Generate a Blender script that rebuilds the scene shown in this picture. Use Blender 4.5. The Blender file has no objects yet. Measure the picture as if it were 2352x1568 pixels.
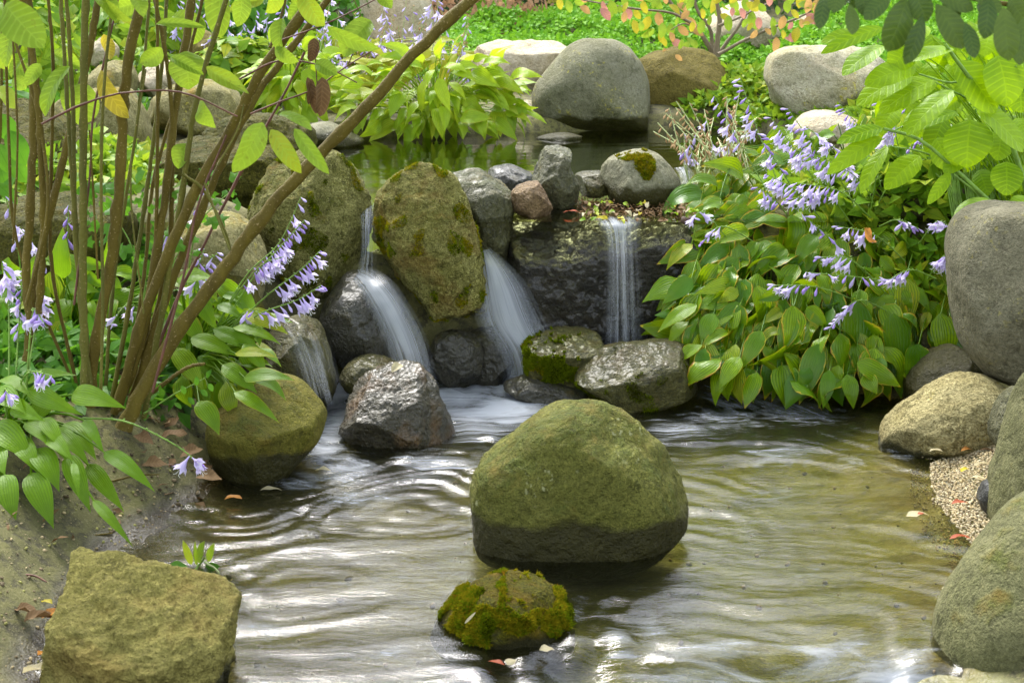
import bpy, bmesh, math, random
import numpy as np
from mathutils import Vector, Matrix
scene = bpy.context.scene
# ------------------------------------------------------------------ camera
CAMH, PITCH, TANH = 1.5, math.radians(15.0), 0.36
cam_d = bpy.data.cameras.new("camera"); cam = bpy.data.objects.new("camera", cam_d)
scene.collection.objects.link(cam)
cam.location = (0, 0, CAMH); cam.rotation_euler = (math.pi/2 - PITCH, 0, 0)
cam_d.sensor_width = 36; cam_d.lens = 50; cam_d.clip_start = 0.05; cam_d.clip_end = 600
cam_d.dof.use_dof = True; cam_d.dof.focus_distance = 4.9; cam_d.dof.aperture_fstop = 9
scene.camera = cam
# ------------------------------------------------------------------ sky and sun
SUN_EL, SUN_AZ = math.radians(53), math.radians(-24)    # azimuth from +Y towards +X (sun stands behind the garden, a little left)
world = bpy.data.worlds.new("World"); scene.world = world; world.use_nodes = True
wn = world.node_tree.nodes; wl = world.node_tree.links
for n_ in list(wn): wn.remove(n_)
wo = wn.new("ShaderNodeOutputWorld"); wb = wn.new("ShaderNodeBackground"); sky = wn.new("ShaderNodeTexSky")
sky.sky_type = 'NISHITA'; sky.sun_disc = False; sky.sun_elevation = SUN_EL; sky.sun_rotation = SUN_AZ
sky.air_density = 1.0; sky.dust_density = 1.8; sky.ozone_density = 1.0
whs = wn.new("ShaderNodeHueSaturation"); whs.inputs["Saturation"].default_value = 0.42
wl.new(sky.outputs[0], whs.inputs["Color"]); wl.new(whs.outputs[0], wb.inputs["Color"])
wb.inputs["Strength"].default_value = 0.15
wl.new(wb.outputs[0], wo.inputs["Surface"])
sun_d = bpy.data.lights.new("sun", 'SUN'); sun = bpy.data.objects.new("sun", sun_d); scene.collection.objects.link(sun)
sun_d.energy = 1.3; sun_d.angle = math.radians(24); sun_d.color = (1.0, 0.975, 0.93)
sdir = Vector((math.sin(SUN_AZ)*math.cos(SUN_EL), math.cos(SUN_AZ)*math.cos(SUN_EL), math.sin(SUN_EL)))
sun.rotation_euler = (-sdir).to_track_quat('-Z', 'Y').to_euler(); sun.location = sdir*30
vs = scene.view_settings
vs.view_transform = 'Standard'; vs.look = 'None'; vs.gamma = 1; vs.exposure = 2.25; vs.use_curve_mapping = False
cy = scene.cycles
cy.use_denoising = True; cy.max_bounces = 8; cy.diffuse_bounces = 4; cy.glossy_bounces = 3
cy.transmission_bounces = 4; cy.transparent_max_bounces = 16; cy.caustics_reflective = False; cy.caustics_refractive = False
cy.sample_clamp_indirect = 6.0
# ------------------------------------------------------------------ helpers
rnd = random.Random(7); nrs = np.random.RandomState(7)
C = scene.collection
Z2 = 0.58                                              # water level of the upper pool, the lower pool is 0
def ray(u, v):                                         # picture coordinates 2352 x 1568
    a = (u-1176)/1176*TANH; b = (784-v)/1176*TANH
    return Vector((a, math.cos(PITCH)+b*math.sin(PITCH), -math.sin(PITCH)+b*math.cos(PITCH)))
def at_y(u, v, y):
    r = ray(u, v); return Vector((0, 0, CAMH)) + r*(y/r.y)
def at_z(u, v, z):
    r = ray(u, v); return Vector((0, 0, CAMH)) + r*((z-CAMH)/r.z)
def sstep(a, b, x):
    t = np.clip((x-a)/(b-a), 0, 1); return t*t*(3-2*t)
_perm = np.random.RandomState(3).permutation(256); _perm = np.concatenate([_perm, _perm, _perm])
_grad = np.random.RandomState(4).normal(size=(256, 3)); _grad /= np.linalg.norm(_grad, axis=1)[:, None]
def noise3(p):                                         # gradient noise, p (n,3) -> about -1..1
    pi = np.floor(p).astype(np.int64); pf = p-pi; w = pf*pf*pf*(pf*(pf*6-15)+10); pi &= 255; out = 0
    for dx in (0, 1):
        for dy in (0, 1):
            for dz in (0, 1):
                h = _perm[_perm[_perm[(pi[:, 0]+dx)&255]+((pi[:, 1]+dy)&255)]+((pi[:, 2]+dz)&255)]
                d = pf-np.array([dx, dy, dz])
                g = np.einsum('ij,ij->i', _grad[h], d)
                out = out + g*(w[:, 0] if dx else 1-w[:, 0])*(w[:, 1] if dy else 1-w[:, 1])*(w[:, 2] if dz else 1-w[:, 2])
    return out*1.6
def fbm(p, oct=4, gain=.5):
    s, a = 0, 1.0
    for i in range(oct): s = s + a*noise3(p*2.03**i + i*17.3); a *= gain
    return s
def mesh_np(name, verts, faces, uvs=None, smooth=True):
    me = bpy.data.meshes.new(name); faces = np.asarray(faces, np.int32); nv = len(verts); nf, k = faces.shape
    me.vertices.add(nv); me.vertices.foreach_set("co", np.asarray(verts, np.float32).ravel())
    me.loops.add(nf*k); me.loops.foreach_set("vertex_index", faces.ravel())
    me.polygons.add(nf); me.polygons.foreach_set("loop_start", np.arange(nf, dtype=np.int32)*k)
    me.polygons.foreach_set("loop_total", np.full(nf, k, np.int32))
    if smooth: me.polygons.foreach_set("use_smooth", np.ones(nf, bool))
    if uvs is not None:
        l = me.uv_layers.new(name="UVMap"); l.data.foreach_set("uv", np.asarray(uvs, np.float32)[faces.ravel()].ravel())
    me.update(calc_edges=True); return me
def obj(name, me, material=None, parent=None, loc=(0, 0, 0)):
    o = bpy.data.objects.new(name, me); C.objects.link(o); o.location = loc
    if material is not None and len(me.materials) == 0:
        for m in (material if isinstance(material, (list, tuple)) else [material]): me.materials.append(m)
    if parent is not None: o.parent = parent
    return o
def tag(o, label=None, cat=None, group=None, kind=None):
    if label: o["label"] = label
    if cat: o["category"] = cat
    if group: o["group"] = group
    if kind: o["kind"] = kind
    return o
def thing(name, label, cat, loc, group=None):
    o = bpy.data.objects.new(name, None); C.objects.link(o); o.location = loc; o.empty_display_size = .05
    return tag(o, label, cat, group)
def grid_faces(ni, nj, wrap=False, off=0):             # ni rows of nj vertices
    i = np.arange(ni-1)[:, None]*nj; j = np.arange(nj if wrap else nj-1)[None, :]; j2 = (j+1) % nj
    return np.stack([i+j, i+j2, i+nj+j2, i+nj+j], -1).reshape(-1, 4)+off
def tube_np(pts, radii, sides=6):
    P = np.asarray([tuple(p) for p in pts], float); n = len(P); T = np.gradient(P, axis=0)
    T /= np.linalg.norm(T, axis=1)[:, None]+1e-9
    a = np.array([0., 0, 1]) if abs(T[0, 2]) < .9 else np.array([1., 0, 0]); V = []
    for i in range(n):
        a = a-T[i]*a.dot(T[i]); a /= np.linalg.norm(a)+1e-9; b = np.cross(T[i], a)
        ang = np.arange(sides)*2*math.pi/sides
        V.append(P[i]+radii[i]*(np.cos(ang)[:, None]*a+np.sin(ang)[:, None]*b))
    return np.concatenate(V), grid_faces(n, sides, True)
def spline(pts, n):                                    # Catmull-Rom through points (k,d)
    P = np.asarray([tuple(p) for p in pts], float); P = np.vstack([2*P[0]-P[1], P, 2*P[-1]-P[-2]]); k = len(P)-3
    t = np.linspace(0, k-1e-6, n); i = t.astype(int); f = (t-i)[:, None]
    a, b, c, d = P[i], P[i+1], P[i+2], P[i+3]
    return .5*((2*b)+(c-a)*f+(2*a-5*b+4*c-d)*f*f+(3*b-a-3*c+d)*f**3)
# ------------------------------------------------------------------ node materials
class NT:
    def __init__(s, name):
        s.m = bpy.data.materials.new(name); s.m.use_nodes = True; s.t = s.m.node_tree
        for n in list(s.t.nodes): s.t.nodes.remove(n)
        s.out = s.t.nodes.new("ShaderNodeOutputMaterial")
    def n(s, typ, ins=None, **kw):
        nd = s.t.nodes.new("ShaderNode"+typ)
        for k, v in kw.items(): setattr(nd, k, v)
        for k, v in (ins or {}).items(): s.set(nd, k, v)
        return nd
    def set(s, nd, k, v):
        sk = nd.inputs[k]
        if isinstance(v, bpy.types.NodeSocket): s.t.links.new(v, sk)
        elif isinstance(v, bpy.types.Node): s.t.links.new(v.outputs[0], sk)
        else:
            if isinstance(v, (tuple, list)) and len(v) == 3 and sk.type == 'RGBA': v = (*v, 1)
            sk.default_value = v
    def mixc(s, f, a, b, bt='MIX'):
        nd = s.t.nodes.new("ShaderNodeMix"); nd.data_type = 'RGBA'; nd.blend_type = bt
        s.set(nd, 0, f); s.set(nd, 6, a); s.set(nd, 7, b); return nd.outputs[2]
    def math(s, op, a, b=0.0, c=None, clamp=False):
        nd = s.t.nodes.new("ShaderNodeMath"); nd.operation = op; nd.use_clamp = clamp
        s.set(nd, 0, a); s.set(nd, 1, b)
        if c is not None: s.set(nd, 2, c)
        return nd.outputs[0]
    def ramp(s, f, stops):
        nd = s.t.nodes.new("ShaderNodeValToRGB"); s.set(nd, 0, f); e = nd.color_ramp.elements
        while len(e) < len(stops): e.new(.5)
        for el, (p, c) in zip(e, stops):
            el.position = p; el.color = (c, c, c, 1) if not isinstance(c, (tuple, list)) else (*c, 1)
        return nd.outputs[0]
    def noise(s, vec, scale, detail=4, rough=.55, dist=0.0):
        return s.n("TexNoise", {"Vector": vec, "Scale": scale, "Detail": detail, "Roughness": rough, "Distortion": dist}).outputs[0]
    def done(s, sh): s.t.links.new(sh if isinstance(sh, bpy.types.NodeSocket) else sh.outputs[0], s.out.inputs["Surface"]); return s.m
    def bump(s, h, strength=.5, dist=.02, normal=None):
        d = {"Height": h, "Strength": strength, "Distance": dist}
        if normal is not None: d["Normal"] = normal
        return s.n("Bump", d).outputs[0]

def rock_mat(name, c1, c2, speck=.4, scale=1.0, moss=0.0, moss_c=(.10, .115, .012), wet=0.0, line=None, lichen=0.0,
             lich_c=(.42, .36, .05), rough=.8, bumps=.6, rust=0.0, pit=0.0):
    speck = min(1, speck*1.5); bumps = bumps*1.6
    def sat(c, k=1.55, g=.84):
        l = .2126*c[0]+.7152*c[1]+.0722*c[2]; return tuple(max(.002, (l+(v-l)*k)*g) for v in c)
    c1, c2 = sat(c1), sat(c2)
    t = NT(name); geo = t.n("NewGeometry"); tc = t.n("TexCoord").outputs["Object"]
    big = t.noise(tc, 5*scale, 5, .6, .6); mid = t.noise(tc, 22*scale, 5, .65); fine = t.noise(tc, 85*scale, 4, .75)
    col = t.mixc(t.ramp(big, [(.36, 0), (.64, 1)]), c1, c2)
    dk = tuple(x*.33 for x in c2); lt = tuple(min(1, x*1.45) for x in c1)
    grain = t.noise(tc, 210*scale, 2, .6); pit_ = t.n("TexVoronoi", {"Vector": tc, "Scale": 70*scale}).outputs["Distance"]
    col = t.mixc(t.math('MULTIPLY', t.ramp(mid, [(.34, 1), (.48, 0)]), .75*speck+.2), col, dk)
    col = t.mixc(t.math('MULTIPLY', t.ramp(fine, [(.54, 0), (.64, 1)]), speck), col, lt)
    col = t.mixc(t.math('MULTIPLY', t.ramp(fine, [(.34, 1), (.45, 0)]), speck*.9), col, dk)
    col = t.mixc(t.math('MULTIPLY', t.ramp(grain, [(.36, 1), (.46, 0)]), speck*.8), col, dk)
    col = t.mixc(t.math('MULTIPLY', t.ramp(grain, [(.58, 0), (.68, 1)]), speck*.6), col, lt)
    col = t.mixc(t.math('MULTIPLY', t.ramp(t.noise(tc, 2.6*scale, 3, .6, .3), [(.42, 1), (.6, 0)]), .4), col, tuple(v*.5 for v in c2))
    if rust: col = t.mixc(t.math('MULTIPLY', t.ramp(t.noise(tc, 7*scale, 3, .6, .3), [(.5, 0), (.66, 1)]), rust), col, (.20, .095, .02))
    up = t.n("SeparateXYZ", {0: geo.outputs["Normal"]}).outputs[2]
    h = t.math('ADD', t.math('ADD', t.math('MULTIPLY', mid, .6), t.math('MULTIPLY', fine, .35)), t.math('ADD', t.math('MULTIPLY', grain, .12), t.math('MULTIPLY', t.ramp(pit_, [(.05, 0), (.3, 1)]), .12)))
    if lichen:
        sp = t.noise(tc, 55*scale, 2, .5); lm = t.math('MULTIPLY', t.ramp(sp, [(.60, 0), (.68, 1)]), t.ramp(t.noise(tc, 6*scale, 2), [(.5, 0), (.6, 1)]))
        col = t.mixc(t.math('MULTIPLY', lm, lichen), col, lich_c)
    if moss:
        mm = t.math('ADD', t.math('MULTIPLY', up, .22), t.math('MULTIPLY', t.noise(tc, 8*scale, 4, .65, .4), 1.0))
        mf = t.ramp(mm, [(max(0, .72-.42*moss), 0), (min(1, .88-.42*moss), 1)])
        mtex = t.noise(tc, 160, 3, .7)
        mc = t.mixc(t.ramp(mtex, [(.3, 0), (.7, 1)]), tuple(x*.35 for x in moss_c), tuple(min(1, x*1.5) for x in moss_c))
        mc = t.mixc(t.ramp(t.noise(tc, 19, 3), [(.45, 0), (.7, .7)]), mc, (moss_c[0]*1.7, moss_c[1]*1.05, moss_c[2]))
        col = t.mixc(mf, col, mc); h = t.math('ADD', h, t.math('MULTIPLY', mf, t.math('MULTIPLY', mtex, .8)))
    rg = t.math('ADD', rough-.62*wet, t.math('MULTIPLY', t.math('SUBTRACT', fine, .5), .25))
    if line is not None:                               # the stone is wet and algae-dark below the splash line
        pz = t.n("SeparateXYZ", {0: geo.outputs["Position"]}).outputs[2]
        zz = t.math('ADD', pz, t.math('MULTIPLY', t.math('SUBTRACT', t.noise(tc, 9, 4), .5), -.11))
        wf = t.ramp(t.math('ADD', t.math('MULTIPLY', t.math('SUBTRACT', zz, line), 12), .5), [(.35, 1), (.6, 0)])
        col = t.mixc(wf, col, t.mixc(mid, (.016, .015, .005), (.062, .056, .014)))
        rg = t.math('SUBTRACT', rg, t.math('MULTIPLY', wf, .45))
    nb = t.bump(h, 1.0, .030*bumps); nb = t.bump(big, .5, .04, nb)
    b = t.n("BsdfPrincipled", {"Base Color": col, "Roughness": t.math('MAXIMUM', rg, .2), "Normal": nb, "Specular IOR Level": .18+.5*wet})
    if wet > .3: t.set(b, "Coat Weight", wet*.45); t.set(b, "Coat Roughness", .22)
    return t.done(b)
# ------------------------------------------------------------------ rocks
_ico = {}
class _R(dict):
    def __missing__(s, k): return next(v for q, v in s.items() if k in q)
ROCKS = _R()
def ico(sub):
    if sub not in _ico:
        bm = bmesh.new(); bmesh.ops.create_icosphere(bm, subdivisions=sub, radius=1)
        v = np.array([x.co[:] for x in bm.verts]); f = np.array([[q.index for q in p.verts] for p in bm.faces]); bm.free()
        _ico[sub] = (v/np.linalg.norm(v, axis=1)[:, None], f)
    return _ico[sub]
def rock(name, label, outline, Y, df, db, material, seed=0, sub=5, n=2.4, facets=5, rough=1.0, soft=.5, planes=(), tilt=0.0, cat="rock", lump=1.0, group=None):
    """A boulder: the outline gives its size and profile at depth Y, df/db its thickness towards and away from the viewer."""
    P = [at_y(u, v, Y) for u, v in outline]; Q = np.array([(p.x, p.z) for p in P])
    a = np.vstack([Q, Q[:1]]); seg = np.linalg.norm(np.diff(a, axis=0), axis=1)
    cen = ((a[:-1]+a[1:])/2*seg[:, None]).sum(0)/seg.sum()
    k = len(Q); E = np.vstack([Q[-2:], Q, Q[:3]]); t = np.linspace(0, k, 720, endpoint=False); i = t.astype(int); f = (t-i)[:, None]
    A, B, D, F = E[i+1], E[i+2], E[i+3], E[i+4]
    S = .5*((2*B)+(D-A)*f+(2*A-5*B+4*D-F)*f*f+(3*B-A-3*D+F)*f**3); sm = .75 if facets < 4 else .45; S = sm*S+(1-sm)*(B*(1-f)+D*f)
    th = np.arctan2(S[:, 1]-cen[1], S[:, 0]-cen[0]); rr = np.hypot(S[:, 1]-cen[1], S[:, 0]-cen[0]); o = np.argsort(th)
    tg = np.linspace(-math.pi, math.pi, 361); rt = np.interp(tg, th[o], rr[o], period=2*math.pi)
    ker = np.hanning(61); ker /= ker.sum(); rs = np.convolve(np.concatenate([rt[:-1]]*3), ker, 'same')[360:720]; rs = np.append(rs, rs[0])
    sub = 7 if seed in (1, 2, 3, 5, 11, 12, 13, 20) else (6 if Y < 6.4 else 5)
    d, faces = ico(sub); R = float(rs.mean())
    ang = np.arctan2(d[:, 2], d[:, 0]); cp = np.hypot(d[:, 0], d[:, 2]); sp = d[:, 1]
    w = cp**1.6; r = np.interp(ang, tg, rt)*w+np.interp(ang, tg, rs)*(1-w)
    Dp = np.where(sp < 0, df, db)
    s = 1/((cp/r)**n+(np.abs(sp)/Dp)**n)**(1/n); p = d*s[:, None]
    rs_ = np.random.RandomState(seed+100); pls = [(np.array(q[:3], float), q[3]*R) for q in planes]
    for fi in range(facets+(3 if facets > 2 else 0)+(4 if facets > 3 else 0)):
        nn = rs_.normal(size=3); nn[1] = -abs(nn[1])-.22; nn[2] += .25; nn /= np.linalg.norm(nn)
        sup = (p@nn).max(); pls.append((nn, sup*((.78 if facets < 4 else .70)+.18*rs_.rand())))
    for nn, off in pls:
        nn = nn/np.linalg.norm(nn); dist = p@nn-off; e = soft*.05*R
        pos = .5*(dist+np.sqrt(dist*dist+e*e)); p = p-nn*(pos*.95)[:, None]
    sd = rs_.rand(3)*60; nrm = p/np.linalg.norm(p, axis=1)[:, None]; q = p/R
    disp = R*(.055*lump*fbm(q*1.1+sd, 2)+rough*(.034*fbm(q*2.6+sd, 5, .58)-.03*np.maximum(0, .16-np.abs(noise3(q*1.7+sd*2)+.4*noise3(q*5+sd)))*2))
    if rough > .9: disp += R*(rough-.4)*(.010*fbm(q*9+sd, 2)+.010*np.abs(noise3(q*13+sd))+.007*noise3(q*27+sd)+.0035*noise3(q*52+sd))
    p = p+nrm*disp[:, None]
    if tilt: p[:, 1] += p[:, 2]*tilt
    zb = p[:, 2].min(); base = Vector((cen[0], Y, cen[1]+zb)); p[:, 2] -= zb
    ob = obj(name, mesh_np(name, p, faces), material, None, base)
    ROCKS[label] = ob
    return tag(ob, label, cat, group)
# ------------------------------------------------------------------ ground
def poly_sdf(poly, x, y):                              # positive inside
    P = np.array(poly); d = np.full(x.shape, 1e9); ins = np.zeros(x.shape, bool)
    for i in range(len(P)):
        a, b = P[i], P[(i+1) % len(P)]; e = b-a; t = np.clip(((x-a[0])*e[0]+(y-a[1])*e[1])/(e@e), 0, 1)
        d = np.minimum(d, np.hypot(x-a[0]-t*e[0], y-a[1]-t*e[1]))
        c = ((a[1] > y) != (b[1] > y)) & (x < (b[0]-a[0])*(y-a[1])/(b[1]-a[1]+1e-12)+a[0]); ins ^= c
    return np.where(ins, d, -d)
LOW = [(-.95, .6), (-.96, 2.2), (-1.0, 2.76), (-1.02, 3.46), (-.82, 3.83), (-.78, 4.2), (-.72, 4.7), (-.62, 5.1), (0, 5.3), (.8, 5.2), (1.45, 4.75), (1.2, 4.3),
       (1.3, 4.16), (1.2, 3.8), (1.27, 3.48), (1.0, 3.0), (.95, 2.2), (.95, .6)]
UPP = [(-1.2, 5.3), (-1.5, 5.9), (-1.5, 6.6), (-1.35, 7.2), (-1.0, 7.6), (-.6, 7.8), (.2, 7.95), (1.2, 8.15), (1.75, 7.4), (1.5, 6.4), (1.05, 5.6), (.85, 5.12), (0, 5.10), (-.7, 5.14)]
def ground_z(x, y):
    dl = poly_sdf(LOW, x, y); du = poly_sdf(UPP, x, y)
    wob = .03*noise3(np.stack([x*2.2, y*2.2, 0*x+3], -1))+.008*noise3(np.stack([x*11, y*11, 0*x+9], -1))
    left = .26*sstep(0, .5, -dl)+.16*sstep(.5, 1.6, -dl); right = .07*sstep(0, .25, -dl)+.35*sstep(.25, .9, -dl)
    bank = np.where(x < 0, left, right)
    ter = .66+.12*np.clip(y-8, 0, 5.2)+.05*np.clip(np.abs(x)-1.5, 0, 4)
    T = sstep(4.75, 5.4, y); z = bank*(1-T)+ter*T
    z = np.where(du > 0, z*(1-sstep(0, .15, du))+.36*sstep(0, .15, du), z)
    bed = -.02-.085*sstep(0, .4, dl)
    z = np.where(dl > 0, bed*(1-sstep(5.05, 5.3, y))+z*sstep(5.05, 5.3, y), z)
    return z+wob*np.where(dl > 0, .35, 1)
def build_ground():
    n = 290; t = np.linspace(-1, 1, n); xs = 3.6*t+120*np.sign(t)*np.abs(t)**9
    s = np.linspace(0, 1, n); ys = -.5+10.5*s+200*np.clip(s-.6, 0, 1)**5*9
    ys = ys-4*(1-s)**8
    X, Yg = np.meshgrid(xs, ys); X, Yg = X.ravel(), Yg.ravel(); z = ground_z(X, Yg)
    return mesh_np("ground", np.stack([X, Yg, z], -1), grid_faces(n, n))
t = NT("earth_bank"); geo = t.n("NewGeometry"); pos = geo.outputs["Position"]
big = t.noise(pos, 3.5, 4, .6, .5); mid = t.noise(pos, 26, 5, .65); fine = t.noise(pos, 170, 2, .7)
col = t.mixc(t.ramp(big, [(.35, 0), (.62, 1)]), (.14, .130, .038), (.075, .071, .02))
col = t.mixc(t.ramp(mid, [(.38, .8), (.52, 0)]), col, (.026, .022, .01))
col = t.mixc(t.math('MULTIPLY', t.ramp(fine, [(.56, 0), (.7, 1)]), .5), col, (.24, .21, .10))
pz = t.n("SeparateXYZ", {0: pos}).outputs[2]; px = t.n("SeparateXYZ", {0: pos}).outputs[0]; py = t.n("SeparateXYZ", {0: pos}).outputs[1]
wet = t.ramp(t.math('ADD', t.math('MULTIPLY', t.math('ADD', pz, t.math('MULTIPLY', mid, -.03)), 9), .45), [(.4, 1), (.62, 0)])
bed = t.mixc(t.math('ADD', t.math('MULTIPLY', px, .55), t.noise(pos, 2.6, 4, .6, .8), clamp=True), (.022, .014, .002), (.080, .108, .006))
sand = t.math('MULTIPLY', t.ramp(px, [(.0, 0), (1, 1)]), t.ramp(t.noise(pos, 3.2, 3), [(.3, .2), (.6, 1)]))
bed = t.mixc(t.math('MULTIPLY', sand, t.ramp(t.math('ADD', pz, .5), [(.34, 0), (.5, 1)])), bed, (.15, .115, .030))
bed = t.mixc(t.math('MULTIPLY', t.ramp(mid, [(.36, 1), (.5, 0)]), .55), bed, (.03, .025, .006))
bed = t.mixc(t.math('MULTIPLY', t.ramp(fine, [(.6, 0), (.7, 1)]), .5), bed, (.30, .24, .10))
col = t.mixc(wet, col, bed)
poolf = t.math('MULTIPLY', t.ramp(t.math('ADD', t.math('MULTIPLY', t.math('SUBTRACT', pz, .5), 6), .5), [(.45, 1), (.6, 0)]), t.math('GREATER_THAN', py, 5.3))
col = t.mixc(poolf, col, t.mixc(mid, (.09, .12, .010), (.17, .22, .02)))  # green bed colour, brightened to stand in for the hosta's reflection
b = t.n("BsdfPrincipled", {"Base Color": col, "Roughness": t.math('SUBTRACT', .9, t.math('MULTIPLY', wet, .66)), "Normal": t.bump(t.math('ADD', mid, t.math('MULTIPLY', fine, .35)), .7, .012)})
M_EARTH = t.done(b)
tag(obj("ground", build_ground(), M_EARTH), kind="structure")
# ------------------------------------------------------------------ water
def water_mat(name, tint, rough, foam=True, bumpk=.25, ior=1.33):
    t = NT(name); pos = t.n("NewGeometry").outputs["Position"]
    mp = t.n("Mapping", {"Vector": pos, "Scale": (3.0, 9.0, 1), "Rotation": (0, 0, .12)}).outputs[0]
    st = t.noise(mp, 2.2, 5, .6, 1.4); st2 = t.noise(mp, 9.0, 4, .65, 1.0)
    nb = t.bump(t.math('ADD', st, t.math('MULTIPLY', st2, .35)), bumpk, .03)
    fr = t.n("Fresnel", {"IOR": ior, "Normal": nb}).outputs[0]
    gl = t.n("BsdfGlossy", {"Color": (1, 1, 1), "Roughness": rough, "Normal": nb})
    tr = t.n("BsdfTransparent", {"Color": tint})
    sh = t.n("MixShader", {0: fr, 1: tr, 2: gl})
    if foam:
        silt = t.math('MULTIPLY', t.ramp(st, [(.3, .4), (.65, 1)]), .06)
        sh = t.n("MixShader", {0: silt, 1: sh, 2: t.n("BsdfDiffuse", {"Color": (.13, .135, .055), "Normal": nb})})
        fa = t.n("Attribute", attribute_name="foam"); fuv = t.n("Attribute", attribute_name="flow")
        fn = t.noise(fuv.outputs["Vector"], 1.0, 6, .62, .9); fn2 = t.noise(fuv.outputs["Vector"], 4.0, 4, .7, .5)
        f = t.math('SUBTRACT', t.math('ADD', t.math('MULTIPLY', fa.outputs["Fac"], 1.32), t.math('MULTIPLY', t.math('ADD', fn, t.math('MULTIPLY', fn2, .5)), 1.9)), 1.85)
        f = t.math('MULTIPLY', t.math('MULTIPLY', f, 1.1, clamp=True), .85, clamp=True)
        df = t.n("BsdfDiffuse", {"Color": (.50, .53, .57), "Normal": nb}); tl = t.n("BsdfTranslucent", {"Color": (.5, .53, .57)})
        fo = t.n("MixShader", {0: .25, 1: df, 2: tl}); sh = t.n("MixShader", {0: f, 1: sh, 2: fo})
    return t.done(sh)
M_WATER = water_mat("stream_water", (.80, .76, .46), .10, bumpk=.14, ior=1.45)
M_POOL = water_mat("pool_water", (.75, .80, .40), .012, foam=False, bumpk=.012, ior=1.55)
def build_low_water():
    xs = np.arange(-1.35, 1.75, .0115); ys = np.arange(1.2, 5.34, .0125); X, Yg = np.meshgrid(xs, ys); sh = X.shape; X, Yg = X.ravel(), Yg.ravel()
    P = np.stack([X, Yg, 0*X], -1)
    wx = .05*noise3(P*2.3+5)+.02*noise3(P*6+1); wy = .07*noise3(P*1.8+11)+.025*noise3(P*5+21); x, y = X+wx, Yg+wy
    h = 0
    amp = .35+.65*sstep(-.95, -.45, X); amp = amp*(1.15-.45*sstep(4.0, 4.9, Yg)); env = .66+1.0*noise3(P*1.9+31)+.25*sstep(-.1, -.7, X)
    for lam, ang, sl, ph in ((.17, 92, .085, 0), (.24, 79, .090, 1.3), (.125, 101, .050, 2.1), (.14, 66, .05, .4), (.33, 96, .085, 4), (.09, 84, .025, 5.2)):
        k = 2*math.pi/lam; a = math.radians(ang); ph2 = k*(x*math.cos(a)+y*math.sin(a))+ph
        s_ = np.sin(ph2); h = h+sl/k*(s_+.25*np.cos(2*ph2))
    th = .45*noise3(P*.9+61)+.25*noise3(P*2.1+71)-.15*X; ct, st_ = np.cos(th), np.sin(th); rx, ry = x*ct+y*st_, -x*st_+y*ct
    hn = noise3(np.stack([rx/.27, ry/.14, 0*X+.3], -1))+.55*noise3(np.stack([rx/.15, ry/.075, 0*X+7.7], -1))+.26*noise3(np.stack([rx/.085, ry/.046, 0*X+3.1], -1))
    hs = h.reshape(sh); hn = hn.reshape(sh); g = lambda q: np.sqrt((np.gradient(q, .0125, axis=0)**2).mean())
    h = (hs/g(hs)*.03+hn/g(hn)*.10).ravel()
    h = h*amp*np.clip(env, .18, 1.4)
    rc = np.hypot(X-.22, Yg-3.55); h = h+.0009*np.sin(2*math.pi*rc/.085)*np.exp(-((rc-.42)/.16)**2)*(X > .1)
    lip = sstep(3.02, 2.86, Yg+.06*noise3(P*3)+.10*(X+.2)); lip = lip*sstep(-.1, .25, X)
    h = h-.055*lip+.012*np.exp(-((lip-.3)/.2)**2)*noise3(np.stack([X*9, Yg*3, 0*X], -1))
    h = h+.010*np.exp(-((Yg-4.55)/.35)**2)*fbm(P*7, 2)*(.4+.6*(np.abs(X+.1) < .9))
    foam = 0*X  # foam near the falls and lip; faint mid-pool blobs paint sky-reflection streaks
    def blob(u, v, su, sv, a, z=0.0):
        nonlocal foam
        c = at_z(u, v, z); sx = su/2352*.72*c.length; e = at_z(u, v-sv/2, z); f_ = at_z(u, v+sv/2, z); sy = abs(e.y-f_.y)
        foam = np.maximum(foam, a*np.exp(-((X-c.x)/sx)**2-((Yg-c.y)/sy)**2))
    for q in ((770, 900, 60, 60, .95), (770, 960, 50, 70, .9), (750, 1020, 60, 60, .8), (790, 1080, 110, 50, .6), (1010, 905, 70, 50, .9), (960, 890, 60, 40, .8), (1060, 900, 110, 55, .95), (1160, 935, 120, 50, 1.0), (1200, 860, 60, 70, 1.1), (1190, 900, 80, 40, 1.1), (940, 870, 50, 40, 1.0), (760, 920, 50, 50, 1.1),
              (1090, 960, 110, 40, .75), (960, 1080, 160, 50, .42), (820, 1150, 190, 50, .42), (1720, 905, 150, 40, .75), (1830, 940, 140, 35, .62), (1660, 960, 120, 35, .55), (1560, 985, 110, 30, .5),
              (1980, 1060, 120, 40, .36), (1800, 1050, 160, 40, .40), (2060, 1030, 40, 30, .5), (1440, 800, 60, 40, .9), (1100, 985, 120, 30, .6), (700, 1110, 90, 30, .45), (860, 1330, 160, 40, .34), (640, 1440, 120, 40, .36), (820, 1500, 160, 40, .40), (1780, 1140, 120, 20, .36), (1840, 1320, 120, 24, .34), (1500, 1440, 60, 50, .5), (1420, 1470, 60, 40, .55), (1640, 1490, 160, 30, .62), (1900, 1500, 240, 40, .62), (1650, 1550, 330, 45, .78), (2050, 1530, 150, 60, .7),
              (1080, 1090, 60, 30, .3)):
        blob(*q)
    V = np.stack([X, Yg, h], -1); me = mesh_np("water", V, grid_faces(*sh))
    at = me.attributes.new("foam", 'FLOAT', 'POINT'); at.data.foreach_set("value", foam.astype(np.float32))
    # flow coordinates: stretched along the current
    th = .18*noise3(P*1.2+41); fx = X*np.cos(th)+Yg*np.sin(th); fy = -X*np.sin(th)+Yg*np.cos(th); up = sstep(4.1, 4.7, Yg)
    fl = np.stack([fx*(3.2+3*up), fy*(12-5*up), 0*X], -1).astype(np.float32)
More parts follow.
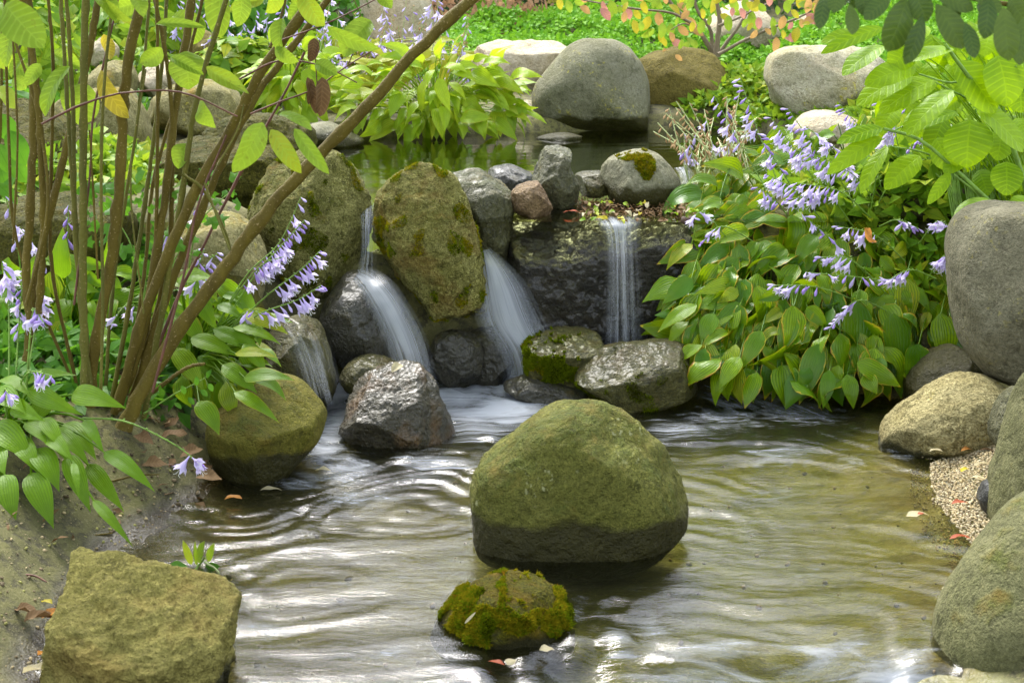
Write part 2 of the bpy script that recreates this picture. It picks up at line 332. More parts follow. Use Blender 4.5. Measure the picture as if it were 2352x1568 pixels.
    at = me.attributes.new("flow", 'FLOAT_VECTOR', 'POINT'); at.data.foreach_set("vector", fl.ravel())
    return me
tag(obj("stream_water", build_low_water(), M_WATER), kind="structure")
def build_pool():
    xs = np.linspace(-2.2, 2.6, 160); ys = np.linspace(5.11, 8.5, 150); X, Yg = np.meshgrid(xs, ys); sh = X.shape; X, Yg = X.ravel(), Yg.ravel()
    P = np.stack([X*1.2, Yg*4, 0*X], -1); h = .0010*noise3(P*2)+.0005*noise3(P*6)
    return mesh_np("water", np.stack([X, Yg, Z2+h], -1), grid_faces(*sh))
tag(obj("pool_water", build_pool(), M_POOL), kind="structure")
# falls
def fall_mat(name, dens, tone=(.60, .64, .69), freq=34, along=.9):
    t = NT(name); uv = t.n("UVMap").outputs[0]; sx = t.n("SeparateXYZ", {0: uv})
    mp = t.n("Mapping", {"Vector": uv, "Scale": (freq, along, 1)}).outputs[0]
    a = t.noise(mp, 1.0, 5, .6, .25); b2 = t.noise(t.n("Mapping", {"Vector": uv, "Scale": (freq*.25, along*1.3, 1), "Location": (7, 3, 0)}).outputs[0], 1.0, 3, .5, .2)
    fine = t.noise(t.n("Mapping", {"Vector": uv, "Scale": (freq*3, along*4, 1)}).outputs[0], 1.0, 3, .6)
    edge = t.ramp(t.math('ADD', sx.outputs[0], t.math('MULTIPLY', t.math('SUBTRACT', a, .5), .5)), [(.0, 0), (.42, 1), (.58, 1), (1, 0)])
    s = t.math('ADD', t.math('ADD', t.math('MULTIPLY', a, .8), t.math('MULTIPLY', b2, .8)), t.math('MULTIPLY', fine, .25))
    d = t.n("Attribute", attribute_name="dens").outputs["Fac"]
    f = t.math('MULTIPLY', t.math('MULTIPLY', t.math('SUBTRACT', s, t.math('SUBTRACT', 1.47, t.math('MULTIPLY', d, dens))), 2.3, clamp=True), edge, clamp=True)
    di = t.n("BsdfDiffuse", {"Color": tone}); tl = t.n("BsdfTranslucent", {"Color": tone}); gl = t.n("BsdfGlossy", {"Color": (1, 1, 1), "Roughness": .25})
    w = t.n("MixShader", {0: .35, 1: di, 2: tl}); w = t.n("MixShader", {0: .03, 1: w, 2: gl})
    return t.done(t.n("MixShader", {0: t.math('MULTIPLY', f, .58), 1: t.n("BsdfTransparent", {"Color": (1, 1, 1)}), 2: w}))
M_FALL = fall_mat("falling_water", .95); M_VEIL = fall_mat("thin_veil_water", .55, freq=18)
def fall(label, path, mat, bulge=.03, seg=40, cross=22, name="waterfall"):
    """path: rows of (uL, vL, uR, vR, Y, density); the sheet hangs between its two edges and bulges towards the viewer."""
    rows = spline([(*r,) for r in path], seg); V = []; D = []; UV = []
    for i, r in enumerate(rows):
        a, b = at_y(r[0], r[1], r[4]), at_y(r[2], r[3], r[4])
        for j in range(cross):
            s = j/(cross-1); p = a.lerp(b, s); p.y -= bulge*math.sin(math.pi*s)
            V.append(p); D.append(r[5]); UV.append((s, i/(seg-1)))
    V = np.array([tuple(p) for p in V]); q = V*np.array([26, 26, 5]); V[:, 1] += .006*noise3(q)+.003*noise3(q*2.3)
    o0 = V[-1].copy(); me = mesh_np(name, V-o0, grid_faces(seg, cross), UV)
    at = me.attributes.new("dens", 'FLOAT', 'POINT'); at.data.foreach_set("value", np.array(D, np.float32))
    return tag(obj(name, me, mat, None, o0), label, kind="structure")
# ------------------------------------------------------------------ boulders
M_OLIVE = rock_mat("olive_granite", (.20, .195, .095), (.135, .14, .06), speck=.55, scale=1.0, moss=.26, moss_c=(.12, .14, .025), line=.10, bumps=.6, lichen=.8, lich_c=(.33, .33, .16))
M_OLIVE2 = rock_mat("olive_stone", (.20, .185, .085), (.12, .115, .045), speck=.4, moss=.12, moss_c=(.09, .10, .015), line=.09, bumps=.45, rust=.2)
M_TANBLK = rock_mat("tan_sandstone", (.35, .32, .17), (.215, .195, .095), speck=.45, scale=.9, line=.02, bumps=.6, rust=.25)
M_MOSSR = rock_mat("moss_covered", (.17, .165, .10), (.10, .10, .05), speck=.3, moss=.78, moss_c=(.125, .115, .004), line=.012, bumps=1.0)
M_MOSSTALL = rock_mat("moss_grown_granite", (.38, .365, .21), (.215, .21, .10), speck=.75, scale=1.1, moss=.22, moss_c=(.125, .13, .014), bumps=1.0, line=.16)
M_MOSSTALL2 = rock_mat("moss_grown_granite_gold", (.36, .345, .19), (.20, .19, .085), speck=.75, scale=1.0, moss=.22, moss_c=(.19, .19, .035), bumps=1.0, rust=.35, line=.14)
M_WET = rock_mat("wet_dark_stone", (.065, .06, .04), (.03, .028, .016), speck=.3, wet=.75, moss=.18, moss_c=(.06, .06, .006), bumps=.8)
M_WETR = rock_mat("wet_rusty_stone", (.095, .085, .055), (.05, .044, .024), speck=.4, wet=.75, rust=.5, bumps=.8)
M_WETMOSS = rock_mat("wet_mossy_stone", (.15, .14, .07), (.075, .072, .028), speck=.55, wet=.45, moss=.32, moss_c=(.075, .075, .008), bumps=.9)
M_SLAB = rock_mat("wet_black_slab", (.032, .025, .008), (.012, .010, .003), speck=.35, wet=.8, moss=.24, moss_c=(.055, .055, .004), bumps=.9)
M_DAMP = rock_mat("damp_grey_stone", (.16, .155, .10), (.075, .075, .035), speck=.5, wet=.35, moss=.22, moss_c=(.10, .11, .012), bumps=.9)
M_GREY = rock_mat("grey_granite", (.31, .30, .24), (.20, .195, .13), speck=.35, scale=.8, lichen=.55, line=.66, bumps=.4)
M_BROWN = rock_mat("brown_granite", (.22, .19, .095), (.14, .12, .055), speck=.4, scale=.8, line=.62, bumps=.5)
M_PALE = rock_mat("pale_sandstone", (.72, .66, .55), (.50, .43, .31), speck=.25, scale=.6, bumps=.7, rust=.15)
M_PALEG = rock_mat("pale_lichen_granite", (.60, .57, .47), (.40, .37, .25), speck=.4, scale=.8, lichen=.8, bumps=.6, rust=.15)
M_LICH = rock_mat("lichen_grey_granite", (.36, .335, .22), (.23, .21, .115), speck=.45, scale=.8, moss=.16, moss_c=(.22, .20, .03), lichen=.7, bumps=.6)
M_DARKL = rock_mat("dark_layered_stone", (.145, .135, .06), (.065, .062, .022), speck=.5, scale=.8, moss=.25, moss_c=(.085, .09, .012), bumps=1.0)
M_RIGHT = rock_mat("grey_brown_granite", (.255, .242, .185), (.17, .16, .115), speck=.45, scale=1.0, bumps=.45, lichen=.3)
M_SPECK = rock_mat("speckled_tan_granite", (.46, .42, .28), (.33, .29, .17), speck=.75, scale=.75, lichen=.6, lich_c=(.38, .29, .03), line=.022, bumps=.9)
M_FOREG = rock_mat("grey_green_granite", (.20, .195, .125), (.13, .13, .078), speck=.4, scale=1.1, moss=.1, moss_c=(.12, .13, .03), bumps=.35)
M_PINK = rock_mat("pinkish_stone", (.30, .23, .15), (.17, .12, .08), speck=.35, wet=.25, bumps=.8)
M_BLACK = rock_mat("small_black_stone", (.05, .05, .045), (.03, .03, .025), speck=.3, wet=.4, bumps=.6)

rock("boulder", "large smooth olive boulder standing alone in the middle of the stream", [(1086,1170),(1090,1105),(1112,1062),(1178,1008),(1236,962),(1298,936),(1378,936),(1434,958),(1494,1006),(1544,1062),(1584,1116),(1592,1155),(1580,1205),(1550,1248),(1480,1292),(1390,1312),(1290,1315),(1180,1306),(1112,1276),(1090,1228)],
     3.54, .15, .22, M_OLIVE, 1, 6, 2.9, 2, .9, .5, planes=[(-.30,-.85,.42,.90),(.42,-.72,.55,.86),(.70,-.68,-.22,.90),(.05,-1,-.02,.84),(-.75,-.62,.0,.95)], lump=.45)
rock("rock", "small rock covered in golden green moss in front of the olive boulder", [(986,1462),(1006,1428),(1056,1374),(1110,1342),(1180,1334),(1250,1346),(1296,1388),(1318,1442),(1312,1478),(1262,1502),(1150,1507),(1040,1500)],
     3.06, .13, .14, M_MOSSR, 2, 6, 2.5, 2, 1.0, 1.0)
rock("rock", "angular tan sandstone block at the near left bank, cut by the frame", [(152,1300),(180,1264),(300,1284),(380,1306),(450,1322),(535,1362),(545,1382),(536,1470),(518,1568),(500,1660),(320,1720),(140,1680),(124,1568),(138,1470),(150,1380)],
     2.84, .2, .07, M_TANBLK, 3, 6, 4.0, 2, 1.6, .15, planes=[(.12,-.52,.84,.70),(.52,-.84,-.05,.92),(-.42,-.90,.05,.88),(.1,-.97,-.2,.86)], lump=.4)
rock("boulder", "rounded olive boulder below the hosta leaves on the left bank", [(482,985),(500,935),(560,893),(620,875),(662,880),(712,912),(754,962),(746,990),(705,1040),(665,1085),(612,1120),(560,1116),(515,1090),(492,1045)],
     4.1, .19, .22, M_OLIVE2, 4, 6, 2.5, 3, .5, 1.0, planes=[(.3,-.45,.85,.74),(.65,-.7,-.3,.80)])
rock("rock", "wet rusty rock with a dry leaf on top, standing left of the foam", [(783,988),(795,935),(800,905),(835,870),(880,843),(925,834),(962,842),(988,872),(1012,930),(1036,985),(1052,1016),(1010,1040),(930,1050),(860,1034),(800,1006)],
     4.40, .16, .18, M_WETR, 5, 6, 2.9, 4, 1.5, .3, planes=[(-.1,-.62,.78,.66),(.85,-.5,.1,.74)], lump=.6)
rock("rock", "dark mossy stone just behind the wet rusty rock", [(782,866),(800,835),(848,820),(905,832),(935,860),(900,910),(830,915),(795,890)], 4.68, .11, .12, M_WETMOSS, 6, 5, 2.4, 3, 1.2)
rock("rock", "black wet stone in the spray between the two middle falls", [(985,820),(1000,775),(1050,764),(1092,775),(1110,820),(1100,880),(1040,895),(992,872)], 4.98, .09, .1, M_WET, 7, 5, 4.0, 6, 1.6, .15)
rock("rock", "squarish wet stone left of the mossy block, beside the middle fall", [(1070,800),(1090,762),(1162,756),(1174,790),(1178,850),(1160,890),(1090,898),(1070,850)], 5.05, .09, .1, M_WET, 8, 5, 4.5, 5, 1.5, .15)
rock("rock", "squat block with a thick green moss front below the slab fall", [(1204,830),(1203,790),(1235,770),(1300,757),(1372,768),(1392,800),(1376,850),(1345,890),(1310,918),(1250,915),(1210,880)],
     4.95, .15, .15, M_WETMOSS, 9, 6, 3.0, 3, 1.2, .4, planes=[(0,-.35,.93,.72)])
rock("rock", "low dark pebbly ledge at the foot of the mossy block", [(1150,886),(1195,866),(1260,878),(1335,896),(1345,925),(1240,930),(1165,908)], 4.84, .09, .1, M_WET, 10, 5, 2.3, 3, 2.0)
rock("boulder", "wide wet boulder with shiny top behind the olive boulder", [(1322,875),(1338,838),(1362,815),(1420,800),(1500,788),(1572,793),(1592,845),(1612,908),(1585,935),(1500,955),(1450,960),(1390,935),(1330,910)],
     4.78, .17, .18, M_WETMOSS, 11, 6, 3.0, 4, 1.0, .3, planes=[(-.35,-.45,.82,.62),(.2,-.9,-.1,.8)], lump=.7)
# rocks of the falls
rock("boulder", "tall leaning mossy boulder at the left of the falls", [(575,490),(592,420),(612,382),(650,355),(700,343),(760,350),(808,388),(850,448),(850,520),(832,590),(782,660),(738,705),(690,698),(640,680),(600,610),(578,545)],
     5.14, .19, .22, M_MOSSTALL, 12, 6, 2.5, 4, 1.4, .6, planes=[(-.7,-.6,.2,.8),(.5,-.85,.1,.84)])
rock("boulder", "tall egg-shaped golden mossy boulder in the middle of the falls", [(853,510),(866,455),(900,415),(945,385),(985,377),(1030,392),(1062,440),(1090,515),(1106,585),(1118,650),(1112,715),(1078,768),(1020,756),(960,705),(900,655),(862,590)],
     5.08, .19, .22, M_MOSSTALL2, 13, 6, 2.5, 4, 1.5, .6, planes=[(-.6,-.7,.0,.82),(.8,-.55,0,.84)])
rock("rock", "dark damp boulder leaning between the egg-shaped boulder and the slab", [(1032,402),(1090,384),(1145,398),(1172,432),(1178,480),(1170,560),(1150,640),(1110,660),(1075,600),(1050,470)], 5.30, .15, .16, M_DAMP, 14, 5, 2.5, 5, 1.2)
rock("rock", "thin wet shelf stone behind the dark damp boulder", [(1120,392),(1170,380),(1225,405),(1230,440),(1180,450),(1130,430)], 5.72, .12, .14, M_WET, 15, 5, 2.6, 3, 1.3)
rock("rock", "small pinkish angular stone on the left end of the wet slab", [(1176,445),(1192,426),(1235,418),(1250,440),(1266,470),(1262,494),(1215,502),(1180,488)], 5.27, .09, .1, M_PINK, 16, 5, 3.8, 7, 1.4, .12)
rock("rock", "upright pointed stone like a bird at the edge of the upper pool", [(1216,412),(1232,368),(1252,340),(1275,326),(1303,332),(1316,352),(1308,386),(1330,430),(1334,470),(1300,484),(1262,468),(1234,432)], 5.44, .10, .11, M_DAMP, 17, 5, 2.5, 4, 1.5)
rock("rock", "small mossy step stone between the pointed stone and the round boulder", [(1322,405),(1350,396),(1395,397),(1402,425),(1392,446),(1340,448)], 5.62, .10, .1, M_WETMOSS, 18, 5, 3.2, 3, 1.3)
rock("boulder", "round pale grey boulder on the slab beside the hosta bank", [(1380,395),(1408,362),(1460,345),(1510,354),(1546,388),(1562,432),(1552,474),(1500,486),(1440,482),(1398,450)], 5.55, .17, .18, M_GREY, 19, 5, 2.3, 2, .5, 1.0)
slab = rock("stone_slab", "broad black wet slab that carries the right hand fall", [(1160,560),(1166,512),(1220,498),(1400,490),(1560,494),(1640,505),(1650,600),(1640,720),(1560,830),(1400,850),(1220,840),(1165,760),(1158,650)],
     5.34, .26, .42, M_SLAB, 20, 6, 5.0, 3, 1.5, .3, planes=[(0,-.04,1,.93),(-.6,-.75,-.05,1.0),(.05,-1,-.1,.92)], lump=.5)
rock("rock", "dark wet rock under the left side of the tall boulders", [(738,725),(752,680),(785,640),(815,625),(850,655),(882,715),(902,780),(908,830),(870,850),(800,846),(755,790)], 4.93, .15, .16, M_WET, 21, 6, 2.4, 3, .9)
rock("rock", "wet rock with a thin veil of water at the far left fall", [(596,800),(630,748),(690,728),(738,764),(762,830),(772,900),(745,940),(690,920),(635,890),(605,850)], 4.66, .15, .17, M_WETMOSS, 22, 6, 2.6, 3, .9)
rock("boulder", "pale pitted granite boulder behind the lilac flowers on the left", [(388,560),(410,520),(460,496),(520,490),(572,520),(602,570),(614,625),(594,692),(520,696),(440,656),(396,610)], 4.86, .17, .2, M_LICH, 23, 5, 2.4, 3, 1.0)
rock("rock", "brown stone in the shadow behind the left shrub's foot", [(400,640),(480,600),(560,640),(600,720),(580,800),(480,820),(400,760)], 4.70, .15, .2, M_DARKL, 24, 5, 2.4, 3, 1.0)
rock("rock", "black stone filling the gap below the tall left boulder", [(560,620),(640,640),(740,690),(780,640),(860,560),(900,640),(860,740),(720,780),(600,740)], 5.36, .16, .2, M_SLAB, 25, 5, 2.6, 3, 1.0)
rock("rock", "black stone at the back of the middle fall", [(1040,560),(1100,520),(1180,520),(1230,640),(1240,820),(1180,880),(1060,850),(1000,740)], 5.44, .16, .2, M_SLAB, 26, 5, 2.6, 3, 1.2)
# left background
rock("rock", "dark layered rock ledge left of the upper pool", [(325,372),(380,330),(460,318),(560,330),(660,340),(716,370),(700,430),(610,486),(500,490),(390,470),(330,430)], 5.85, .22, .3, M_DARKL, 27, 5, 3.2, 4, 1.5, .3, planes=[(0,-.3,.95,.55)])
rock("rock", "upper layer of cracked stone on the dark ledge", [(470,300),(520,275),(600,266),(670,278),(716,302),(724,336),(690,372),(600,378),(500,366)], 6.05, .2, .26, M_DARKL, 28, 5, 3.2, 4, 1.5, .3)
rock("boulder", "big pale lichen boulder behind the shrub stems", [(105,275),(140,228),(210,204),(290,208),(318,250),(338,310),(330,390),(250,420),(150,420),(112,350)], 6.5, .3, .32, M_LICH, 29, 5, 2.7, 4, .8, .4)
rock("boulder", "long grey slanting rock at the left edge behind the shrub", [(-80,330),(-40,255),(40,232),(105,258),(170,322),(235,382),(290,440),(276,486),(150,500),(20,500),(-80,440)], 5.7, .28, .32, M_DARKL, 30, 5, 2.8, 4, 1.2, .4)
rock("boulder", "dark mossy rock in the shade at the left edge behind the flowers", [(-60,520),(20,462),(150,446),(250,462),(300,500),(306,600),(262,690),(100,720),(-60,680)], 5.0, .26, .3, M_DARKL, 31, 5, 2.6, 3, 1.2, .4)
rock("boulder", "grey lichen boulder behind the upright stems left of the hosta", [(336,280),(352,228),(400,196),(470,184),(532,204),(552,252),(520,300),(420,312)], 7.0, .28, .3, M_LICH, 32, 5, 2.5, 3, .8)
rock("rock", "yellowish lichen stone among ivy above the pale boulder", [(196,216),(214,160),(262,138),(300,150),(312,200),(280,236),(220,238)], 7.4, .18, .2, M_LICH, 33, 5, 2.5, 3, 1.0)
rock("rock", "small pinkish pale stone high among the ivy", [(206,142),(214,102),(240,84),(268,112),(262,146),(230,160)], 8.3, .12, .14, M_PALE, 34, 5, 3, 5, 1.0, .3)
rock("rock", "orange tinted low rock between the left shrub stems", [(312,200),(330,158),(380,140),(430,150),(440,196),(400,224),(340,228)], 7.7, .2, .22, M_PALE, 35, 5, 2.6, 4, 1.0)
rock("rock", "brown pointed rock in the ivy left of the distant hosta", [(424,150),(428,92),(452,64),(490,82),(520,120),(518,164),(470,176)], 8.6, .18, .2, M_BROWN, 36, 5, 2.8, 4, 1.0, .3)
rock("rock", "yellow mossy stone beside the lilac flowers at the back left", [(498,168),(516,124),(560,102),(596,118),(600,160),(560,186)], 8.4, .16, .18, M_LICH, 37, 5, 2.6, 3, 1.0)
rock("rock", "low grey stone at the left rim of the upper pool", [(690,326),(704,292),(744,280),(800,304),(836,324),(800,346),(720,346)], 7.35, .16, .2, M_GREY, 38, 5, 2.3, 2, .8)
# far rim of the upper pool
rock("boulder", "big smooth grey boulder at the far edge of the upper pool", [(1222,225),(1234,186),(1270,140),(1310,105),(1350,88),(1402,90),(1442,110),(1476,155),(1502,210),(1514,262),(1490,300),(1400,314),(1310,308),(1250,292),(1228,258)],
     8.12, .30, .32, M_GREY, 39, 6, 2.4, 2, .35, 1.2, planes=[(.5,-.8,.15,.84),(0,-.75,-.65,.80)])
rock("boulder", "brown shaded boulder right behind the big grey one", [(1446,170),(1470,134),(1510,114),(1580,110),(1642,126),(1668,168),(1676,240),(1664,306),(1560,312),(1490,280)], 8.45, .3, .34, M_BROWN, 40, 5, 2.7, 4, .8, .4, planes=[(.2,-.55,.8,.72)])
rock("rock", "broad pale sandstone block with bright top behind the distant hosta", [(1078,136),(1092,110),(1140,92),(1212,96),(1282,94),(1306,112),(1298,180),(1250,230),(1150,226),(1090,186)], 8.9, .28, .34, M_PALE, 41, 5, 3.4, 5, 1.3, .3, planes=[(0,-.2,.97,.55),(0,-1,0,.85)])
rock("boulder", "pale lichen-spotted boulder above the lilac flower mass", [(1762,186),(1772,128),(1815,109),(1900,106),(1980,112),(2036,150),(2050,220),(1960,268),(1850,276),(1790,240)], 7.9, .3, .34, M_PALEG, 42, 5, 3.0, 4, .9, .4, planes=[(0,-.2,.97,.72)])
rock("boulder", "huge white pale rock at the top behind the flower stalks", [(724,60),(744,0),(790,-50),(900,-60),(970,-30),(1000,50),(990,120),(900,140),(780,130)], 10.2, .5, .6, M_PALE, 43, 5, 2.7, 4, .8)
rock("rock", "low white stone in front of the huge pale rock", [(900,140),(930,112),(980,96),(1020,120),(1020,150),(950,166)], 9.3, .2, .22, M_PALE, 44, 5, 2.6, 4, .8)
rock("rock", "pale peaked rock behind the small autumn tree", [(1600,80),(1640,36),(1690,4),(1736,6),(1764,36),(1792,82),(1750,110),(1650,112)], 9.9, .3, .34, M_PALE, 45, 5, 2.6, 5, 1.0, .3)
rock("rock", "flat pale stone in the green ground cover near the top right", [(1812,66),(1826,42),(1860,34),(1890,44),(1898,70),(1850,80)], 10.3, .2, .22, M_PALE, 46, 5, 2.6, 3, .8)
rock("rock", "flat stone just breaking the surface of the upper pool", [(1232,318),(1260,309),(1300,306),(1338,314),(1318,326),(1270,330)], 7.62, .10, .12, M_GREY, 47, 5, 2.2, 2, .5)
rock("rock", "low tan stone at the water beside the distant hosta", [(1130,290),(1160,250),(1210,232),(1252,252),(1262,290),(1230,316),(1150,316)], 8.2, .2, .24, M_PALEG, 48, 5, 2.5, 3, .8)
rock("rock", "pale stone half hidden by the lilac flowers on the right", [(1820,300),(1850,264),(1910,256),(1960,272),(1990,310),(1920,330),(1850,326)], 7.2, .2, .22, M_PALE, 49, 5, 2.5, 3, .8)
# right bank
rock("boulder", "large grey-brown boulder at the right edge above the tan rock", [(2194,600),(2204,540),(2226,500),(2270,478),(2340,468),(2430,480),(2490,560),(2500,740),(2450,880),(2340,892),(2262,850),(2216,800),(2200,700)],
     4.42, .25, .3, M_RIGHT, 50, 6, 2.8, 3, .5, .9, planes=[(-.55,-.75,.25,.80),(-.2,-.9,-.4,.84)])
rock("rock", "shaded stone under the hosta leaves beside the right boulder", [(2080,880),(2120,830),(2200,800),(2260,840),(2280,920),(2200,960),(2100,940)], 4.72, .16, .2, M_BROWN, 51, 5, 2.4, 2, .8)
rock("boulder", "speckled tan rock with yellow rim beside the gravel spit", [(2026,1020),(2040,980),(2080,942),(2130,914),(2180,882),(2240,864),(2296,884),(2328,922),(2318,1000),(2260,1050),(2150,1072),(2060,1062),(2030,1045)],
     4.30, .17, .2, M_SPECK, 52, 6, 2.5, 2, 1.0, .8)
rock("rock", "small grey stone wedged between the tan rock and the right edge rock", [(2280,985),(2300,925),(2340,890),(2390,930),(2390,1010),(2330,1050),(2290,1030)], 3.98, .08, .1, M_DAMP, 53, 5, 2.8, 3, 1.0)
rock("boulder", "grey-green rock leaning in from the right edge above the gravel", [(2270,1170),(2300,1060),(2330,960),(2352,880),(2440,820),(2560,900),(2560,1250),(2450,1340),(2330,1310),(2282,1240)], 3.62, .15, .2, M_FOREG, 54, 6, 2.6, 3, .6, .8)
rock("rock", "small blue-black stone at the foot of the right edge rock", [(2248,1150),(2262,1112),(2300,1100),(2330,1140),(2320,1180),(2270,1186)], 3.70, .05, .06, M_BLACK, 55, 5, 2.5, 3, .8)
rock("boulder", "big grey-green boulder in the near right corner, cut by the frame", [(2148,1530),(2162,1440),(2200,1362),(2268,1268),(2352,1186),(2480,1130),(2640,1250),(2680,1600),(2560,1850),(2300,1880),(2180,1760),(2150,1640)],
     2.95, .24, .25, M_FOREG, 56, 6, 2.5, 2, .4, 1.2)
# living moss cushions on some stones
def moss_on(rk, n, size, mats, seed, cond, thr=.0):
    rs = np.random.RandomState(seed); me = rk.data; nv = len(me.vertices); co = np.empty(nv*3); me.vertices.foreach_get("co", co); co = co.reshape(-1, 3); nf = len(me.polygons); nr = np.empty(nf*3); me.polygons.foreach_get("normal", nr); nr = nr.reshape(-1, 3); vi = np.empty(nf*3, np.int32); me.polygons.foreach_get("vertices", vi); tri = co[vi.reshape(-1, 3)]
    ar = np.linalg.norm(np.cross(tri[:, 1]-tri[:, 0], tri[:, 2]-tri[:, 0]), axis=1); ce = tri.mean(1); ok = cond(ce, nr) & (noise3(ce*14+seed) > thr); w = ar*ok
    i = rs.choice(nf, n, p=w/w.sum()); b = rs.dirichlet((1, 1, 1), n); p = np.einsum('ij,ijk->ik', b, tri[i]); d = nr[i]+rs.normal(size=(n, 3))*.6; d /= np.linalg.norm(d, axis=1)[:, None]
    s_ = np.cross(d, rs.normal(size=(n, 3))); s_ /= np.linalg.norm(s_, axis=1)[:, None]; h = size*(.5+rs.rand(n))[:, None]*(.6+.8*np.clip(noise3(p*40)+.5, 0, 1))[:, None]
    V = np.stack([p-s_*h*.28, p+s_*h*.28, p+d*h], 1).reshape(-1, 3); F = np.arange(n*3).reshape(-1, 3); m2 = mesh_np("moss", V, F, smooth=False)
    for m in mats: m2.materials.append(m)
    m2.polygons.foreach_set("material_index", np.clip(np.floor((noise3(p*16+3)*.5+.5)*len(mats)+rs.normal(size=n)*.4), 0, len(mats)-1).astype(np.int32)); o = obj("moss", m2, None, rk); o["kind"] = "stuff"; return o
def moss_mat(name, c):
    t = NT(name); return t.done(t.n("MixShader", {0: .3, 1: t.n("BsdfDiffuse", {"Color": c}), 2: t.n("BsdfTranslucent", {"Color": c})}))
MM = [moss_mat("moss_dark", (.05, .06, .003)), moss_mat("moss_green", (.13, .17, .005)), moss_mat("moss_gold", (.24, .20, .008)), moss_mat("moss_rust", (.24, .13, .01))]
moss_on(ROCKS["small rock covered"], 48000, .0085, [MM[0], MM[1], MM[2], MM[1], MM[3]], 1, lambda c, n: (c[:, 2] > .10) & (n[:, 2] > -.3) & (n[:, 1] < .5) & ~((n[:, 2] > .66) & (c[:, 0] > .0)), -.22)
moss_on(ROCKS["squat block"], 16000, .009, [MM[0], MM[1], MM[1], MM[2]], 2, lambda c, n: (n[:, 1] < .1) & (n[:, 2] < .75) & (c[:, 0] < .06) & (c[:, 2] > .06), -.15)
moss_on(ROCKS["round pale grey"], 4500, .008, [MM[1], MM[2], MM[1]], 3, lambda c, n: (n[:, 1] < -.2) & ((np.hypot((c[:, 0]+.07)/.085, (c[:, 2]-.245)/.028) < 1) | (np.hypot((c[:, 0]+.0)/.04, (c[:, 2]-.20)/.05) < 1)), -.3)
moss_on(ROCKS["tall egg-shaped"], 14000, .006, [MM[0], MM[1], MM[2], MM[2]], 4, lambda c, n: (n[:, 1] < .2), .32)
moss_on(ROCKS["tall leaning"], 10000, .006, [MM[0], MM[1], MM[2]], 5, lambda c, n: (n[:, 1] < .2), .36)
moss_on(ROCKS["grey-green rock leaning"], 2500, .011, [MM[1], MM[2], MM[3]], 6, lambda c, n: (n[:, 1] < .3) & (n[:, 0] < .2) & (np.abs(c[:, 2]-.10) < .05), -.3)
moss_on(ROCKS["wide wet boulder"], 5000, .006, [MM[0], MM[1]], 7, lambda c, n: (n[:, 1] < -.2) & (n[:, 2] < .6), .2)
# ------------------------------------------------------------------ falling water
fall("thin stream dropping between the two tall mossy boulders", [(822,470,872,470,5.16,.8),(826,520,866,520,5.06,.75),(826,580,866,580,5.0,.7),(812,640,872,636,4.95,.6),(812,700,890,690,4.9,.35)], M_FALL, .015)
fall("white fan of water curving down over the dark wet rock", [(796,634,836,610,5.0,.8),(806,646,872,622,4.92,.95),(826,678,908,652,4.84,1.1),(852,728,946,706,4.78,1.1),(876,786,980,774,4.74,1.05),(896,842,1000,845,4.72,1.0),(905,890,1012,900,4.70,.8)], M_FALL, .03)
fall("thin spray lines sweeping right below the egg-shaped boulder", [(822,632,850,615,4.96,.35),(870,650,930,636,4.86,.42),(920,710,1010,690,4.80,.45),(970,790,1060,780,4.76,.45),(1010,870,1080,880,4.74,.35)], M_VEIL, .02)
fall("broad white fall between the egg-shaped boulder and the black slab", [(1100,572,1128,568,5.18,.9),(1092,610,1168,604,5.10,1.05),(1084,670,1212,655,5.04,1.1),(1090,740,1250,730,5.0,1.1),(1130,800,1285,805,4.97,1.0),(1155,860,1280,862,4.95,.95),(1140,900,1260,905,4.93,.7)], M_FALL, .03)
fall("side spray of the broad white fall over dark stone", [(1120,590,1150,590,5.14,.3),(1150,640,1200,640,5.06,.4),(1190,710,1260,710,5.02,.4),(1220,790,1330,790,4.99,.3)], M_VEIL, .02)
fall("right hand fall hanging from the lip of the black slab", [(1350,498,1472,488,5.16,.5),(1370,514,1474,510,5.06,.95),(1384,545,1470,540,5.03,.8),(1388,610,1472,610,5.015,.74),(1386,700,1478,700,5.005,.76),(1382,770,1484,770,5.0,.78),(1378,815,1490,815,4.99,.6)], M_FALL, .02)
fall("thin water film sliding over the black slab beside its fall", [(1250,506,1400,498,5.14,.35),(1270,530,1400,530,5.055,.4),(1310,560,1400,560,5.035,.4),(1350,610,1410,610,5.02,.3)], M_VEIL, .015)
fall("veil of water running over the far left rock", [(606,728,700,728,4.70,.35),(630,760,745,752,4.52,.8),(655,800,764,792,4.465,1.1),(675,850,778,845,4.45,1.2),(695,910,792,905,4.44,1.1),(705,940,800,940,4.42,.8)], M_VEIL, .02)
fall("white water slipping past the round grey boulder on the right", [(1546,385,1580,380,5.62,.9),(1556,400,1596,398,5.56,1.0),(1560,425,1606,425,5.5,.9),(1565,450,1606,450,5.46,.5)], M_FALL, .015)
